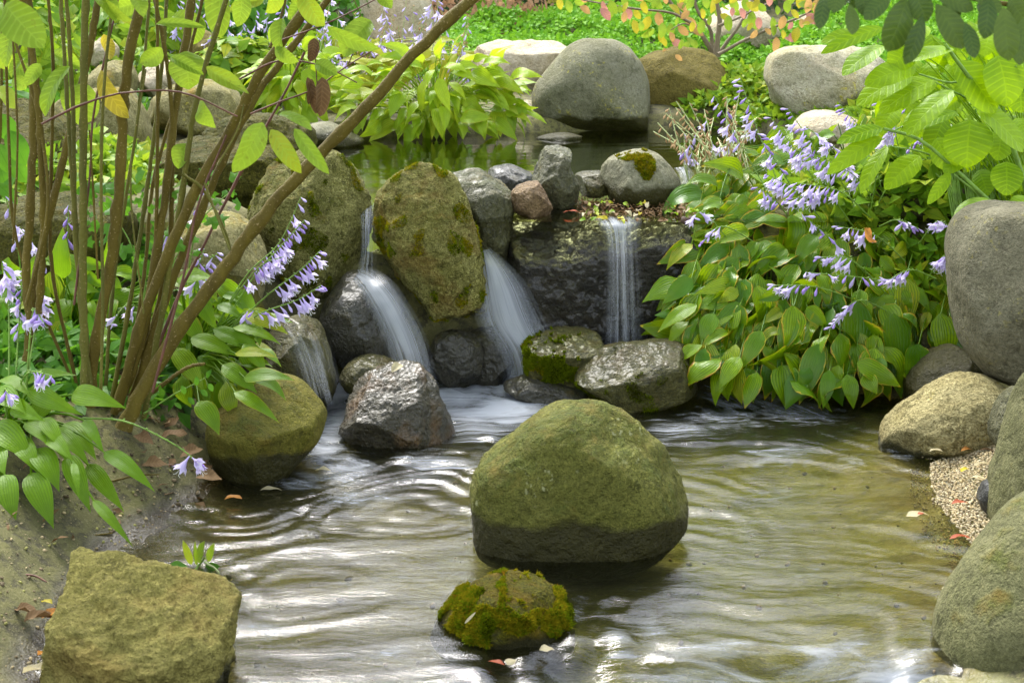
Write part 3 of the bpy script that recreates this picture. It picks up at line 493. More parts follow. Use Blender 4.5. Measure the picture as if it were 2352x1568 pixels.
# ------------------------------------------------------------------ plants: materials
def leaf_mat(name, ca, cb, trans=.35, tcol=None, burn=0.0, veins='parallel', rough=.36, spec=.24, vein_d=.85, blotch=0.0, yellow=0.0):
    t = NT(name); uv = t.n("UVMap").outputs[0]; sx = t.n("SeparateXYZ", {0: uv}); rn = t.math('FRACT', t.math('ADD', t.n("ObjectInfo").outputs["Random"], t.n("NewGeometry").outputs["Random Per Island"]))
    x = t.math('ABSOLUTE', t.math('SUBTRACT', t.math('MULTIPLY', sx.outputs[0], 2), 1)); s = sx.outputs[1]
    tc = t.n("TexCoord").outputs["Object"]; n1 = t.noise(tc, 34, 3, .6); n2 = t.noise(tc, 120, 2, .6)
    col = t.mixc(t.math('ADD', rn, t.math('MULTIPLY', t.math('SUBTRACT', t.noise(tc, 3.0, 2), .5), 1.1), clamp=True), ca, cb)
    col = t.mixc(t.ramp(n1, [(.35, 0), (.7, .35)]), col, tuple(v*.6 for v in ca))
    if yellow:
        yf = t.math('MULTIPLY', t.ramp(t.math('FRACT', t.math('MULTIPLY', rn, 7.3)), [(1-yellow, 0), (1, .85)]), t.ramp(n1, [(.2, .4), (.6, 1)]))
        col = t.mixc(yf, col, (.42, .40, .02))
    if veins == 'parallel': vw = t.math('SINE', t.math('MULTIPLY', x, 27)); h = t.ramp(t.math('ADD', t.math('MULTIPLY', vw, .5), .5), [(0, 0), (.45, 1)])
    elif veins == 'side':
        vw = t.math('SINE', t.math('MULTIPLY', t.math('SUBTRACT', s, t.math('MULTIPLY', x, .16)), 52)); h = t.ramp(t.math('ADD', t.math('MULTIPLY', vw, .5), .5), [(0, 0), (.3, 1)])
    else: h = t.math('ADD', 1.0, 0.0)
    mid = t.ramp(x, [(.0, 0), (.07, 1)]); hv = t.math('MULTIPLY', h, mid)
    if veins == 'side': hv = t.math('ADD', .45, t.math('MULTIPLY', hv, .55))
    col = t.mixc(hv, tuple(min(1, v*vein_d*1.5) for v in cb) if veins == 'side' else tuple(v*vein_d for v in ca), col)
    if blotch: col = t.mixc(t.math('MULTIPLY', t.ramp(n2, [(.62, 0), (.7, 1)]), blotch), col, (.10, .055, .01))
    if burn:
        r2 = t.math('FRACT', t.math('MULTIPLY', rn, 13.7)); e = t.math('MULTIPLY', t.math('MAXIMUM', t.math('POWER', x, 5.0), t.math('POWER', s, 6.0)), .85)
        e = t.math('ADD', e, t.math('ADD', t.math('MULTIPLY', t.math('SUBTRACT', n1, .5), 1.5), t.math('MULTIPLY', t.math('SUBTRACT', r2, 1.0), .6)))
        col = t.mixc(t.math('MULTIPLY', t.ramp(e, [(.30, 0), (.52, 1)]), burn), col, (.48, .38, .02))
        col = t.mixc(t.math('MULTIPLY', t.ramp(e, [(.56, 0), (.74, 1)]), burn), col, (.26, .10, .015))
    spec = .12 if veins == 'none' else spec
    nb = t.bump(hv, .25, .004); nb = t.bump(n1, .12, .02, nb)
    p = t.n("BsdfPrincipled", {"Base Color": col, "Roughness": rough, "Specular IOR Level": spec, "Normal": nb})
    tc_ = t.mixc(.5, col, tcol or tuple(min(1, v*1.6) for v in cb)); tr = t.n("BsdfTranslucent", {"Color": t.n("BrightContrast", {"Color": tc_, "Bright": .0}).outputs[0], "Normal": nb})
    return t.done(t.n("MixShader", {0: trans, 1: p, 2: tr}))
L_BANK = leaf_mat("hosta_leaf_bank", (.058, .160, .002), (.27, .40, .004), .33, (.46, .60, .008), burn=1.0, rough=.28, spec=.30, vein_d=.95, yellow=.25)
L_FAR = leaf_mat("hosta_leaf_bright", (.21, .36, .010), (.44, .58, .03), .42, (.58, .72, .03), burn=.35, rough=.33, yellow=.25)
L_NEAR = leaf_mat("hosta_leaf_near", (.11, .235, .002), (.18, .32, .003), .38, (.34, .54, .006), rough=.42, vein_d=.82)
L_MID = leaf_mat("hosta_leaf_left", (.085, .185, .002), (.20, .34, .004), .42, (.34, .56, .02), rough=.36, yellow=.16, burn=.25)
L_HYD = leaf_mat("hydrangea_leaf", (.13, .26, .001), (.25, .40, .002), .42, (.44, .62, .004), veins='side', rough=.42, vein_d=.8)
L_SHRUB = leaf_mat("shrub_leaf", (.13, .24, .012), (.21, .33, .03), .48, (.42, .55, .03), veins='side', rough=.5, blotch=.5, yellow=.12)
L_RHODO = leaf_mat("rhododendron_leaf", (.03, .072, .010), (.085, .13, .014), .24, (.10, .16, .02), veins='side', rough=.38)
L_IVY = leaf_mat("small_lobed_leaf", (.05, .16, .014), (.10, .24, .02), .4, (.2, .45, .02), veins='none', rough=.45)
L_COVER = leaf_mat("ground_ivy_leaf", (.10, .22, .012), (.27, .40, .02), .36, (.4, .6, .03), veins='none', rough=.45, yellow=.3)
L_DARK = leaf_mat("dark_shrub_leaf", (.018, .055, .014), (.05, .11, .02), .25, (.08, .16, .02), veins='none', rough=.45)
L_DRY = leaf_mat("dry_brown_leaf", (.11, .06, .022), (.19, .115, .05), .15, (.18, .09, .03), veins='side', rough=.75)
L_TREE = leaf_mat("tree_leaf", (.025, .075, .012), (.07, .16, .02), .3, (.14, .28, .02), veins='none', rough=.5)
def autumn_mat(name, c):
    return leaf_mat(name, tuple(v*.75 for v in c), c, .42, tuple(min(1, v*1.3) for v in c), veins='side', rough=.5)
L_AUT = [autumn_mat("autumn_leaf_green", (.26, .38, .03)), autumn_mat("autumn_leaf_yellow", (.48, .42, .03)), autumn_mat("autumn_leaf_orange", (.52, .30, .10)), autumn_mat("autumn_leaf_pink", (.50, .22, .17))]
def plain_mat(name, col, rough=.6, trans=0, var=.4, scale=30, spec=.4):
    t = NT(name); tc = t.n("TexCoord").outputs["Object"]; n1 = t.noise(tc, scale, 4, .6)
    c = t.mixc(t.ramp(n1, [(.3, 0), (.7, 1)]), tuple(v*(1-var) for v in col), tuple(min(1, v*(1+var*.6)) for v in col))
    p = t.n("BsdfPrincipled", {"Base Color": c, "Roughness": rough, "Specular IOR Level": spec, "Normal": t.bump(n1, .3, .006)})
    if trans: p = t.n("MixShader", {0: trans, 1: p, 2: t.n("BsdfTranslucent", {"Color": c})})
    return t.done(p)
M_SCAPE = plain_mat("flower_stalk_green", (.20, .34, .05), .5, .15)
M_SCAPE_PALE = plain_mat("flower_stalk_pale", (.46, .52, .22), .6, .15)
M_LILAC = plain_mat("lilac_petal", (.64, .55, .82), .5, .38, .16, 60)
M_LILACP = plain_mat("pale_lilac_petal", (.74, .66, .90), .5, .38, .12, 60)
M_BUD = plain_mat("lilac_bud", (.40, .27, .66), .5, .25, .2, 60)
M_POD = plain_mat("dry_seed_pod", (.42, .27, .12), .7, .25)
M_STAMEN = plain_mat("white_stamen", (.8, .82, .7), .5, .2, .1)
def bark_mat(name, ca, cb, green=.0):
    t = NT(name); tc = t.n("TexCoord").outputs["Object"]; st = t.noise(t.n("Mapping", {"Vector": tc, "Scale": (1, 1, .25)}).outputs[0], 22, 4, .6)
    sp = t.noise(tc, 170, 1, .5); col = t.mixc(t.ramp(st, [(.3, 0), (.7, 1)]), ca, cb); rn = t.n("ObjectInfo").outputs["Random"]
    if green: col = t.mixc(t.math('MULTIPLY', t.ramp(rn, [(1-green-.05, 0), (1-green+.05, 1)]), .85), col, (.075, .095, .012))
    col = t.mixc(t.ramp(sp, [(.68, 0), (.74, .7)]), col, (.34, .25, .11))
    return t.done(t.n("BsdfPrincipled", {"Base Color": col, "Roughness": .7, "Specular IOR Level": .25, "Normal": t.bump(t.math('ADD', st, sp), .5, .006)}))
M_BARK = bark_mat("shrub_bark", (.070, .050, .005), (.130, .098, .011), green=.0)
M_BARKG = bark_mat("young_green_bark", (.075, .075, .012), (.14, .13, .018))
M_TWIG = plain_mat("red_brown_twig", (.12, .045, .025), .6)
M_TRUNK = bark_mat("tree_bark", (.13, .10, .06), (.22, .175, .11))
# ------------------------------------------------------------------ plants: geometry
SHAPES = {'hosta': (.60, 1.22), 'oval': (.62, .72), 'rhodo': (.85, .62), 'narrow': (.7, .9), 'round': (.5, .6)}
def leaf_arr(b, tip, nh, wid, bow=.12, fold=.22, ripple=.12, shape='hosta', ns=8, nw=6, pet=None, pr=.0028, twist=0.0, serr=0.0):
    b, tip, nh = (np.asarray(tuple(v), float) for v in (b, tip, nh)); L = np.linalg.norm(tip-b)+1e-6
    T0 = (tip-b)/L; N0 = nh-T0*nh.dot(T0); N0 /= np.linalg.norm(N0)+1e-9
    c = (b+tip)/2+N0*bow*L*1.6; s = np.linspace(.004, .996, ns+1)[:, None]
    M = (1-s)**2*b+2*s*(1-s)*c+s*s*tip; T = 2*(1-s)*(c-b)+2*s*(tip-c); T /= np.linalg.norm(T, axis=1)[:, None]
    S = np.cross(T, N0); S /= np.linalg.norm(S, axis=1)[:, None]; N = np.cross(S, T)
    if twist:
        a = twist*(s-.3); S, N = S*np.cos(a)+N*np.sin(a), N*np.cos(a)-S*np.sin(a)
    ea, eb = SHAPES[shape]; s1 = s[:, 0]; f = s1**ea*(1-s1)**eb; f /= (ea/(ea+eb))**ea*(eb/(ea+eb))**eb
    if serr: f = f*(1+serr*((np.arange(ns+1) % 2)-.5))
    x = np.linspace(-1, 1, nw+1); ph = rnd.random()*6; w = wid/2*f
    zz = fold*np.abs(x)[None, :]*w[:, None]*1.1-.10*(x**2)[None, :]*w[:, None]
    zz = zz+ripple*wid*.5*(x**2*np.sign(x))[None, :]*np.sin(s1*7+ph)[:, None]*f[:, None]+ripple*wid*.35*(x**2)[None, :]*np.cos(s1*9+ph*2)[:, None]*f[:, None]
    V = M[:, None, :]+S[:, None, :]*(w[:, None]*x[None, :])[..., None]+N[:, None, :]*zz[..., None]
    V = V.reshape(-1, 3); UV = np.stack(np.broadcast_arrays(.5+.5*x[None, :], s1[:, None]), -1).reshape(-1, 2); F = grid_faces(ns+1, nw+1)
    if pet is not None:
        p0 = np.asarray(tuple(pet), float); d = b-p0; cc = p0+d*.45+np.array([0, 0, .28*np.linalg.norm(d)]); tt = np.linspace(0, 1, 6)[:, None]
        pp = (1-tt)**2*p0+2*tt*(1-tt)*cc+tt*tt*(b+T0*L*.03); tv, tf = tube_np(pp, np.linspace(pr*1.3, pr*.8, 6), 4)
        F = np.concatenate([F, tf+len(V)]); V = np.concatenate([V, tv]); UV = np.concatenate([UV, np.tile([[.52, .3]], (len(tv), 1))])
    return V, F, UV
def add_leaf(parent, mat, b, tip, nh, wid, name="leaf", **kw):
    o0 = np.array(parent.location) if parent is not None else np.asarray(tuple(b))
    V, F, UV = leaf_arr(b, tip, nh, wid, **kw)
    return obj(name, mesh_np(name, V-o0, F, UV), mat, parent, (0, 0, 0) if parent is not None else tuple(o0))
UPC = np.array([0, -.62, .78])                         # faces up and to the open side of the garden
def px_leaf(parent, mat, u0, v0, u1, v1, wpx, Y, dY=0.0, nh=None, **kw):
    b, tp = at_y(u0, v0, Y), at_y(u1, v1, Y+dY); wid = wpx/2352*2*TANH*b.length*.99
    if nh is None: nh = UPC+nrs.normal(size=3)*.22
    return add_leaf(parent, mat, b, tp, nh, wid, **kw)
def in_poly(poly, n, dmin, rs):
    P = np.array(poly); lo, hi = P.min(0), P.max(0); out = []; tries = 0
    while len(out) < n and tries < n*80:
        tries += 1; q = lo+rs.rand(2)*(hi-lo)
        if poly_sdf(poly, np.array([q[0]]), np.array([q[1]]))[0] < 0: continue
        if all((q[0]-a)**2+(q[1]-b)**2 > dmin*dmin for a, b in out): out.append(tuple(q))
        elif rs.rand() < .02: out.append(tuple(q))
    return out
def px_hosta(plant, mat, poly, n, Yf, crown, dirf, L, W, seed, dmin=18, dY=(-.06, .0), jit=.35, shape='hosta', layers=((0, 1),), pr=.0028, nhf=None, name="leaf", ns=8, **kw):
    """Leaves spread over a mound: poly is its extent, Yf(u,v) its front surface, dirf(u,v) the way the tips hang."""
    rs = np.random.RandomState(seed); cr = np.array(crown)
    for dy, frac in layers:
        for u, v in in_poly(poly, int(n*frac), dmin, rs):
            Y = Yf(u, v)+dy+rs.normal()*.025; b = at_y(u, v, Y); a = dirf(u, v)+rs.normal()*jit; l = L*(.58+.72*rs.rand()); ppm = 2352/(2*TANH*b.length)
            tp = at_y(u+math.cos(a)*l*ppm, v+math.sin(a)*l*ppm, Y+dY[0]+(dY[1]-dY[0])*rs.rand()); nh = (nhf(u, v) if nhf else UPC)+rs.normal(size=3)*.42
            if tp.z < .012 and tp.y < 5.2: tp.z = .012
            add_leaf(plant, mat, b, tp, nh, W*l*(.85+.35*rs.rand()), name=name, pet=cr+rs.normal(size=3)*.02, bow=.04+.26*rs.rand(), fold=-.1+.65*rs.rand(), ripple=.06+.26*rs.rand(), shape=shape, pr=pr, ns=ns, twist=rs.normal()*.35, **kw)
# flowers ------------------------------------------------------------
def bell_mesh():
    V, F, m = [], [], []; nr, na = 7, 12
    prof = [(0, .0018), (.010, .0022), (.018, .0042), (.026, .0078), (.034, .0100), (.040, .0135), (.047, .0200)]
    for i, (z, r) in enumerate(prof):
        for j in range(na):
            a = 2*math.pi*j/na; lobe = (.5+.5*math.cos(6*a)) if i > 3 else 1.0; k = (i-3)/3 if i > 3 else 0
            V.append((r*(1-.25*k*(1-lobe))*math.cos(a), r*(1-.25*k*(1-lobe))*math.sin(a), -z+k*(1-lobe)*.013))
    F = grid_faces(nr, na, True).tolist(); n0 = len(F); 
    for q in range(3):
        a = q*2.1; pts = [(0, 0, -.02), (.002*math.cos(a), .002*math.sin(a), -.042), (.005*math.cos(a), .005*math.sin(a), -.054), (.011*math.cos(a), .011*math.sin(a), -.056)]
        tv, tf = tube_np(pts, [.0007]*4, 3); F += (tf+len(V)).tolist(); V += [tuple(x) for x in tv]
    me = mesh_np("flower", np.array(V), np.array(F)); me.materials.append(M_LILAC); me.materials.append(M_LILACP); me.materials.append(M_STAMEN)
    mi = np.zeros(len(F), np.int32); mi[5*na:n0] = 1; mi[n0:] = 2; me.polygons.foreach_set("material_index", mi); return me
def bud_mesh(mat, ln=.034, r=.0052):
    prof = [(0, .0014), (.25, .0020), (.45, r*.75), (.65, r), (.85, r*.75), (1, .0006)]; na = 8; V = []
    for z, q in prof:
        for j in range(na): a = 2*math.pi*j/na; V.append((q*math.cos(a), q*math.sin(a), -z*ln))
    me = mesh_np("bud", np.array(V), grid_faces(len(prof), na, True)); me.materials.append(mat); return me
ME_BELL = bell_mesh(); ME_BUD = bud_mesh(M_BUD); ME_POD = bud_mesh(M_POD, .026, .0042); ME_BUDL = bud_mesh(M_LILAC, .040, .0055)
def scape(plant, pts, r=.0026, n=10, start=.5, kinds=(.45, .35, .2), droop=.55, side=None, seed=0, mat=None, fs=1.0, bract=True):
    """a flower stalk (part) with its flowers, buds or pods (sub-parts)"""
    rs = random.Random(seed*31+5); P = spline([tuple(p) for p in pts], 14); o0 = np.array(plant.location)
    V, F = tube_np(P, np.linspace(r, r*.55, 14), 5); V, F = [V], [F]; nv = len(V[0])
    if bract:
        for i in range(9):
            t_ = .25+.72*i/9; k = int(t_*13); q = P[k]; d = np.array([rs.uniform(-1, 1), rs.uniform(-1, .3), .6])*.010
            tv, tf = tube_np([q, q+d*.6, q+d], [r*.7, r*.9, r*.1], 3); V.append(tv); F.append(tf+nv); nv += len(tv)
    st = obj("flower_stalk", mesh_np("flower_stalk", np.concatenate(V)-o0, np.concatenate(F)), mat or M_SCAPE, plant)
    for i in range(n):
        t_ = start+(1-start)*(i+.5*rs.random())/max(1, n-1)*.98; t_ = min(t_, .995); q = P[int(t_*13)]*(1-(t_*13) % 1)+P[min(13, int(t_*13)+1)]*((t_*13) % 1)
        sd = side if side is not None else (1 if rs.random() < .5 else -1)
        d = Vector((sd*rs.uniform(.3, 1), rs.uniform(-.9, .35), -droop-rs.uniform(0, .8)+.55*(t_ > .88))).normalized()
        x = rs.random(); tipf = (t_-start)/(1-start+1e-6)
        if tipf > .82: x = max(x, kinds[0]+.01)
        me = ME_BELL if x < kinds[0] else (ME_BUDL if x < kinds[0]+kinds[1]*.5 else (ME_BUD if x < kinds[0]+kinds[1] else ME_POD))
        if kinds[2] == 0 and me is ME_POD: me = ME_BUD
        f = obj({ME_BELL: "flower", ME_BUDL: "flower_bud", ME_BUD: "flower_bud", ME_POD: "seed_pod"}[me], me, None, st); f.location = Vector(q)-Vector(o0)
        f.rotation_euler = d.to_track_quat('-Z', 'Y').to_euler(); f.scale = (fs*rs.uniform(.8, 1.15)*(1-.45*max(0, tipf-.5)),)*3
    return st
def stem_part(plant, pts, r0, r1, mat, name="stem", n=18, sides=8, knots=True, seed=0):
    P = spline([tuple(p) for p in pts], n); rr = np.linspace(r0, r1, n)
    if knots: rr = rr*(1+.05*np.sin(np.arange(n)*1.1+seed)+.03*nrs.normal(size=n)+.20*((np.arange(n)*7+seed*3) % 9 == 0)); P = P+nrs.normal(size=P.shape)*r0*.09
    V, F = tube_np(P, rr, sides); return obj(name, mesh_np(name, V-np.array(plant.location), F), mat, plant)
def leaf_mass(name, pts, nrm, size, mat, parent=None, shape=0, seed=0, wratio=.55, droop=.25):
    """many small folded leaves as one mesh: pts (n,3), nrm (n,3) facing"""
    rs = np.random.RandomState(seed); n = len(pts); sz = size*(.6+.8*rs.rand(n)); a = rs.normal(size=(n, 3)); nr = nrm/np.linalg.norm(nrm, axis=1)[:, None]
    t = a-nr*np.einsum('ij,ij->i', a, nr)[:, None]; t /= np.linalg.norm(t, axis=1)[:, None]; t[:, 2] -= droop; s = np.cross(nr, t); s /= np.linalg.norm(s, axis=1)[:, None]
    w = sz*wratio*.5; m = pts+t*(sz*.45)[:, None]+nr*(sz*.08)[:, None]; tip = pts+t*sz[:, None]
    V = np.stack([pts, m+s*w[:, None]+nr*(sz*.07)[:, None], tip, m-s*w[:, None]+nr*(sz*.07)[:, None], m], 1).reshape(-1, 3)
    i = np.arange(n)[:, None]*5; F = np.concatenate([i+np.array([[0, 4, 1]]), i+np.array([[4, 2, 1]]), i+np.array([[0, 3, 4]]), i+np.array([[3, 2, 4]])])
    uv = np.tile(np.array([[.5, 0], [1, .5], [.5, 1], [0, .5], [.5, .5]]), (n, 1)); o0 = np.array(parent.location) if parent is not None else pts.mean(0)
    return obj(name, mesh_np(name, V-o0, F, uv, smooth=False), mat, parent, (0, 0, 0) if parent is not None else tuple(o0))
# ------------------------------------------------------------------ hosta bank on the right
def lerpv(x, xs, ys): return float(np.interp(x, xs, ys))
bankY = lambda u, v: lerpv(v, [400, 480, 560, 650, 760, 850, 940], [5.55, 5.34, 5.18, 5.02, 4.90, 4.80, 4.72])-.10*math.sin(math.pi*min(1, max(0, (u-1480)/700)))
def bankdir(u, v): return math.radians(lerpv(u, [1480, 1600, 1750, 1900, 2050, 2200], [148, 128, 112, 100, 88, 74])+lerpv(v, [400, 600, 900], [18, 0, -2]))
def banknh(u, v): return np.array([lerpv(u, [1480, 1800, 2200], [-.35, -.05, .15]), -.75, .62])
hb = [("hosta", "hosta with browned leaf edges leaning towards the right hand fall", [(1620,430),(1690,420),(1700,600),(1700,780),(1660,830),(1600,790),(1560,730),(1585,640),(1610,540)], (1660, 640, 5.45), 80),
      ("hosta", "hosta in the middle of the right bank, its lowest leaves dipping in the stream", [(1690,420),(1830,430),(1850,640),(1870,850),(1800,880),(1660,830),(1650,600)], (1780, 640, 5.45), 86),
      ("hosta", "hosta with large broad leaves hanging down left of the right boulder", [(1830,430),(2010,440),(2030,640),(2050,800),(2000,880),(1890,890),(1850,700)], (1930, 640, 5.4), 78),
      ("hosta", "hosta tucked directly against the large grey-brown boulder", [(2010,440),(2180,470),(2200,640),(2190,740),(2120,800),(2040,840),(2020,640)], (2090, 620, 5.3), 58)]
BANK = []
for i, (nm, lab, poly, cr, n) in enumerate(hb):
    cw = at_y(*cr); p = thing(nm, lab, "plant", tuple(cw), "hostas on the right bank"); BANK.append(p)
    px_hosta(p, L_BANK, poly, n, bankY, cw, bankdir, .146, .49, 11+i, dmin=20, layers=((0, 1.2), (.11, .6)), nhf=banknh, jit=.5)
    if i in (0, 1): px_hosta(p, L_BANK, [(x, y-26) for x, y in poly if y < 620]+[(poly[0][0]+60, 600)], 16, lambda u, v: bankY(u, v)+.03, cw, lambda u, v: bankdir(u, v)-.3, .13, .5, 51+i, dmin=30, nhf=banknh)
# a few big leaves that show singly at the water's edge
for k, (u0, v0, u1, v1, w) in enumerate([(1965,690,1950,845,78),(2050,720,2060,858,74),(2080,640,2075,760,60),(2110,790,2088,900,70),(2160,720,2165,850,70),(2010,800,1985,905,62),(1880,790,1835,930,58),(1905,850,1890,940,36),(1945,860,1960,940,40),(1985,860,2015,905,40),
        (1700,820,1650,895,44),(1620,800,1600,880,40),(1590,560,1530,622,40),(1600,700,1510,764,40),(1590,640,1520,700,46),(1610,460,1565,545,44),(1655,455,1590,500,36),(1640,720,1610,790,44),(1750,760,1700,850,46),(1820,720,1790,820,50)]):
    px_leaf(BANK[0 if u0 < 1700 else 1 if u0 < 1870 else 2 if u0 < 2040 else 3], L_BANK, u0, v0, u1, v1, w, bankY(u0, v0)-.05, -.04, nh=banknh(u0, v0)+nrs.normal(size=3)*.15, pet=at_y(u0+30, v0-70, bankY(u0, v0)+.2), bow=.14, fold=.16, ripple=.07)
# lilac flower stalks of the bank
sk = [([(1900,560,5.3),(1800,400,5.2),(1735,300,5.15)],9),([(1950,560,5.3),(1850,380,5.2),(1770,270,5.15)],10),([(1960,560,5.3),(1880,360,5.2),(1810,250,5.2)],10),([(2000,560,5.3),(1920,400,5.15),(1800,330,5.1)],11),([(2010,560,5.3),(1950,380,5.2),(1850,290,5.15)],10),
      ([(2040,560,5.3),(1980,420,5.15),(1860,350,5.1)],10),([(2050,560,5.3),(2000,340,5.2),(1930,240,5.2)],10),([(2080,560,5.3),(2060,320,5.2),(2010,225,5.2)],7),([(1850,560,5.3),(1790,470,5.1),(1740,430,5.05)],6),([(1900,520,5.2),(1830,440,5.05),(1760,400,5.0)],8),
      ([(1960,520,5.15),(1900,450,5.0),(1800,460,4.95)],8),([(2000,500,5.1),(1930,440,5.0),(1830,420,4.95)],8),([(2000,640,5.0),(1920,560,4.9),(1840,490,4.88)],6),([(2080,600,5.0),(2010,540,4.9),(1925,520,4.86)],6),([(2060,700,4.95),(1960,600,4.84),(1880,590,4.8)],6),
      ([(1990,700,4.95),(1880,660,4.8),(1775,655,4.78)],7),([(2080,660,4.9),(2000,640,4.8),(1850,625,4.78)],7),([(2150,640,4.9),(2090,620,4.8),(2030,650,4.76)],7),([(2050,720,4.88),(1970,690,4.78),(1910,750,4.75)],6),([(2110,560,4.95),(2150,510,4.85),(2190,525,4.8)],7),([(2020,520,5.05),(2060,505,4.9),(2110,525,4.86)],6),
      ([(2130,640,4.9),(2165,590,4.82),(2178,600,4.8)],4),([(1780,470,5.2),(1700,330,5.3),(1640,220,5.35)],5),([(1800,450,5.3),(1740,300,5.35),(1700,180,5.4)],6),([(1680,560,5.1),(1620,490,5.0),(1590,500,4.98)],3),([(1740,560,5.1),(1660,520,4.95),(1610,560,4.93)],3),
      ([(2010,480,5.2),(2090,340,5.1),(2160,300,5.05)],6),([(2000,480,5.2),(2030,330,5.1),(2080,250,5.1)],6)]
for i, (pt, n) in enumerate(sk):
    u0 = pt[0][0]; pl = BANK[0 if u0 < 1700 else 1 if u0 < 1870 else 2 if u0 < 2040 else 3]
    scape(pl, [at_y(*q) for q in pt], .0024, n+2, .5, (.46, .54, 0), .5, side=-1 if i % 4 else None, seed=i, fs=1.05)
cw = at_y(1950, 420, 6.0); H5 = thing("hosta", "sunlit yellowish hosta behind the lilac flowers on the right", "plant", tuple(cw), "hostas on the right bank")
px_hosta(H5, L_BANK, [(1690,340),(1800,300),(2000,255),(2190,280),(2210,440),(1900,450),(1680,430)], 90, lambda u, v: 5.95-.004*(v-300), cw, lambda u, v: math.radians(lerpv(u, [1690, 2200], [150, 60])), .16, .48, 15, dmin=24, layers=((0, .7), (.12, .4)), jit=.6)
# spent pale stalks with seed pods at the pool edge
for i in range(30):
    rs = random.Random(900+i); u0 = rs.uniform(1590, 1740); u1 = 1508+i*8.2+rs.uniform(-14, 14); v1 = rs.uniform(215, 330)-max(0, (u1-1640))*.35; Y = rs.uniform(5.5, 5.95)
    scape(BANK[0], [at_y(u0, 470, 5.5), at_y((u0+u1)/2-6, (470+v1)/2-20, (5.5+Y)/2), at_y(u1, v1, Y)], .0034, rs.choice((6, 7, 9)), .5, (0.05, .06, .89), .9, seed=100+i, mat=M_SCAPE_PALE, fs=1.15)
# ------------------------------------------------------------------ distant hostas by the upper pool
def moundY(uc, Y0, ru, dep): return lambda u, v: Y0-dep*math.sqrt(max(0, 1-((u-uc)/ru)**2))
def raddir(uc, vc, flat=.8): return lambda u, v: math.atan2((v-vc)*flat+26, u-uc)
cw = at_y(1000, 300, 7.95); HF = thing("hosta", "full rounded hosta clump mirrored in the upper pool", "plant", tuple(cw), "hostas around the upper pool")
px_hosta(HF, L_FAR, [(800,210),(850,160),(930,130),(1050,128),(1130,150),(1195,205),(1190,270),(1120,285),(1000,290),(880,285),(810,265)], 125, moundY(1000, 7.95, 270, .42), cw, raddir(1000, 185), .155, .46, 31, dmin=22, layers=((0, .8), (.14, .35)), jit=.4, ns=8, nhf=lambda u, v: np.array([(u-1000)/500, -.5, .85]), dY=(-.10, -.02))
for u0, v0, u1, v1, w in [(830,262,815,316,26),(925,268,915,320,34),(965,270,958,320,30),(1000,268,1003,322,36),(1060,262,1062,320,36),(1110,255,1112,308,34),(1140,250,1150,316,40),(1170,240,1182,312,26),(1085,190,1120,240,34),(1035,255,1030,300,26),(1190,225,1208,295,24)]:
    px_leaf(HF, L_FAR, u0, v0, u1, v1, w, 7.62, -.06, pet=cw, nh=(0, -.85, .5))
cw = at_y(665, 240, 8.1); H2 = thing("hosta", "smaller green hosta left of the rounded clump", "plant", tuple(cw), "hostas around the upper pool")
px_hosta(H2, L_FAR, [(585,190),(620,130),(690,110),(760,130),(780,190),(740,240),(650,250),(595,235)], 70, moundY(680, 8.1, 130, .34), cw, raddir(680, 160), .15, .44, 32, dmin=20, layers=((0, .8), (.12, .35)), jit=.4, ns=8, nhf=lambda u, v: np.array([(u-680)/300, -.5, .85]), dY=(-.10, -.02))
cw = at_y(800, 230, 8.2); H3 = thing("hosta", "yellowing hosta between the two green clumps", "plant", tuple(cw), "hostas around the upper pool")
L_YEL = leaf_mat("hosta_leaf_yellowing", (.30, .36, .02), (.45, .46, .03), .4, (.6, .6, .05), burn=.8, rough=.36, yellow=.4)
px_hosta(H3, L_YEL, [(750,225),(780,180),(850,150),(960,118),(1090,110),(1100,130),(900,170),(830,230),(790,270)], 60, lambda u, v: 8.15+.0*u, cw, lambda u, v: math.radians(160 if u < 900 else 120), .17, .36, 33, dmin=18, layers=((0, .9),), jit=.5, ns=7)
cw = at_y(820, 150, 9.0); H4 = thing("hosta", "sunlit pale hosta row in front of the huge white rock", "plant", tuple(cw), "hostas around the upper pool")
px_hosta(H4, L_YEL, [(640,110),(700,85),(860,95),(1040,100),(1080,125),(900,140),(700,140)], 60, lambda u, v: 9.0, cw, lambda u, v: math.radians(90), .15, .42, 34, dmin=16, layers=((0, 1),), jit=.9, ns=6)
for i in range(62):                                    # tall stalks with lilac flowers behind the clumps
    rs = random.Random(300+i); u0 = rs.uniform(700, 1080); u1 = u0+rs.uniform(-50, 60); v1 = rs.uniform(-30, 130) if i % 3 else rs.uniform(60, 160); Y = rs.uniform(8.1, 9.2); pl = H4 if i % 2 else HF
    scape(pl, [at_y(u0, rs.uniform(170, 220), Y), at_y((u0+u1)/2+rs.uniform(-8, 8), (200+v1)/2, Y), at_y(u1, v1, Y-.05)], .0028, rs.choice((5, 7, 8)), .5, (.30, .42, .28), .8, seed=300+i, mat=M_SCAPE_PALE if i % 3 else M_SCAPE, fs=1.15, bract=i % 2 == 0)
for i in range(16):
    rs = random.Random(500+i); u0 = rs.uniform(400, 720); u1 = u0+rs.uniform(-30, 40); v1 = rs.uniform(-20, 70); Y = rs.uniform(8.4, 9.3)
    scape(H2, [at_y(u0, 180, Y), at_y((u0+u1)/2, (180+v1)/2, Y), at_y(u1, v1, Y)], .003, 8, .45, (.5, .5, 0), .8, seed=500+i, fs=1.3, bract=False)
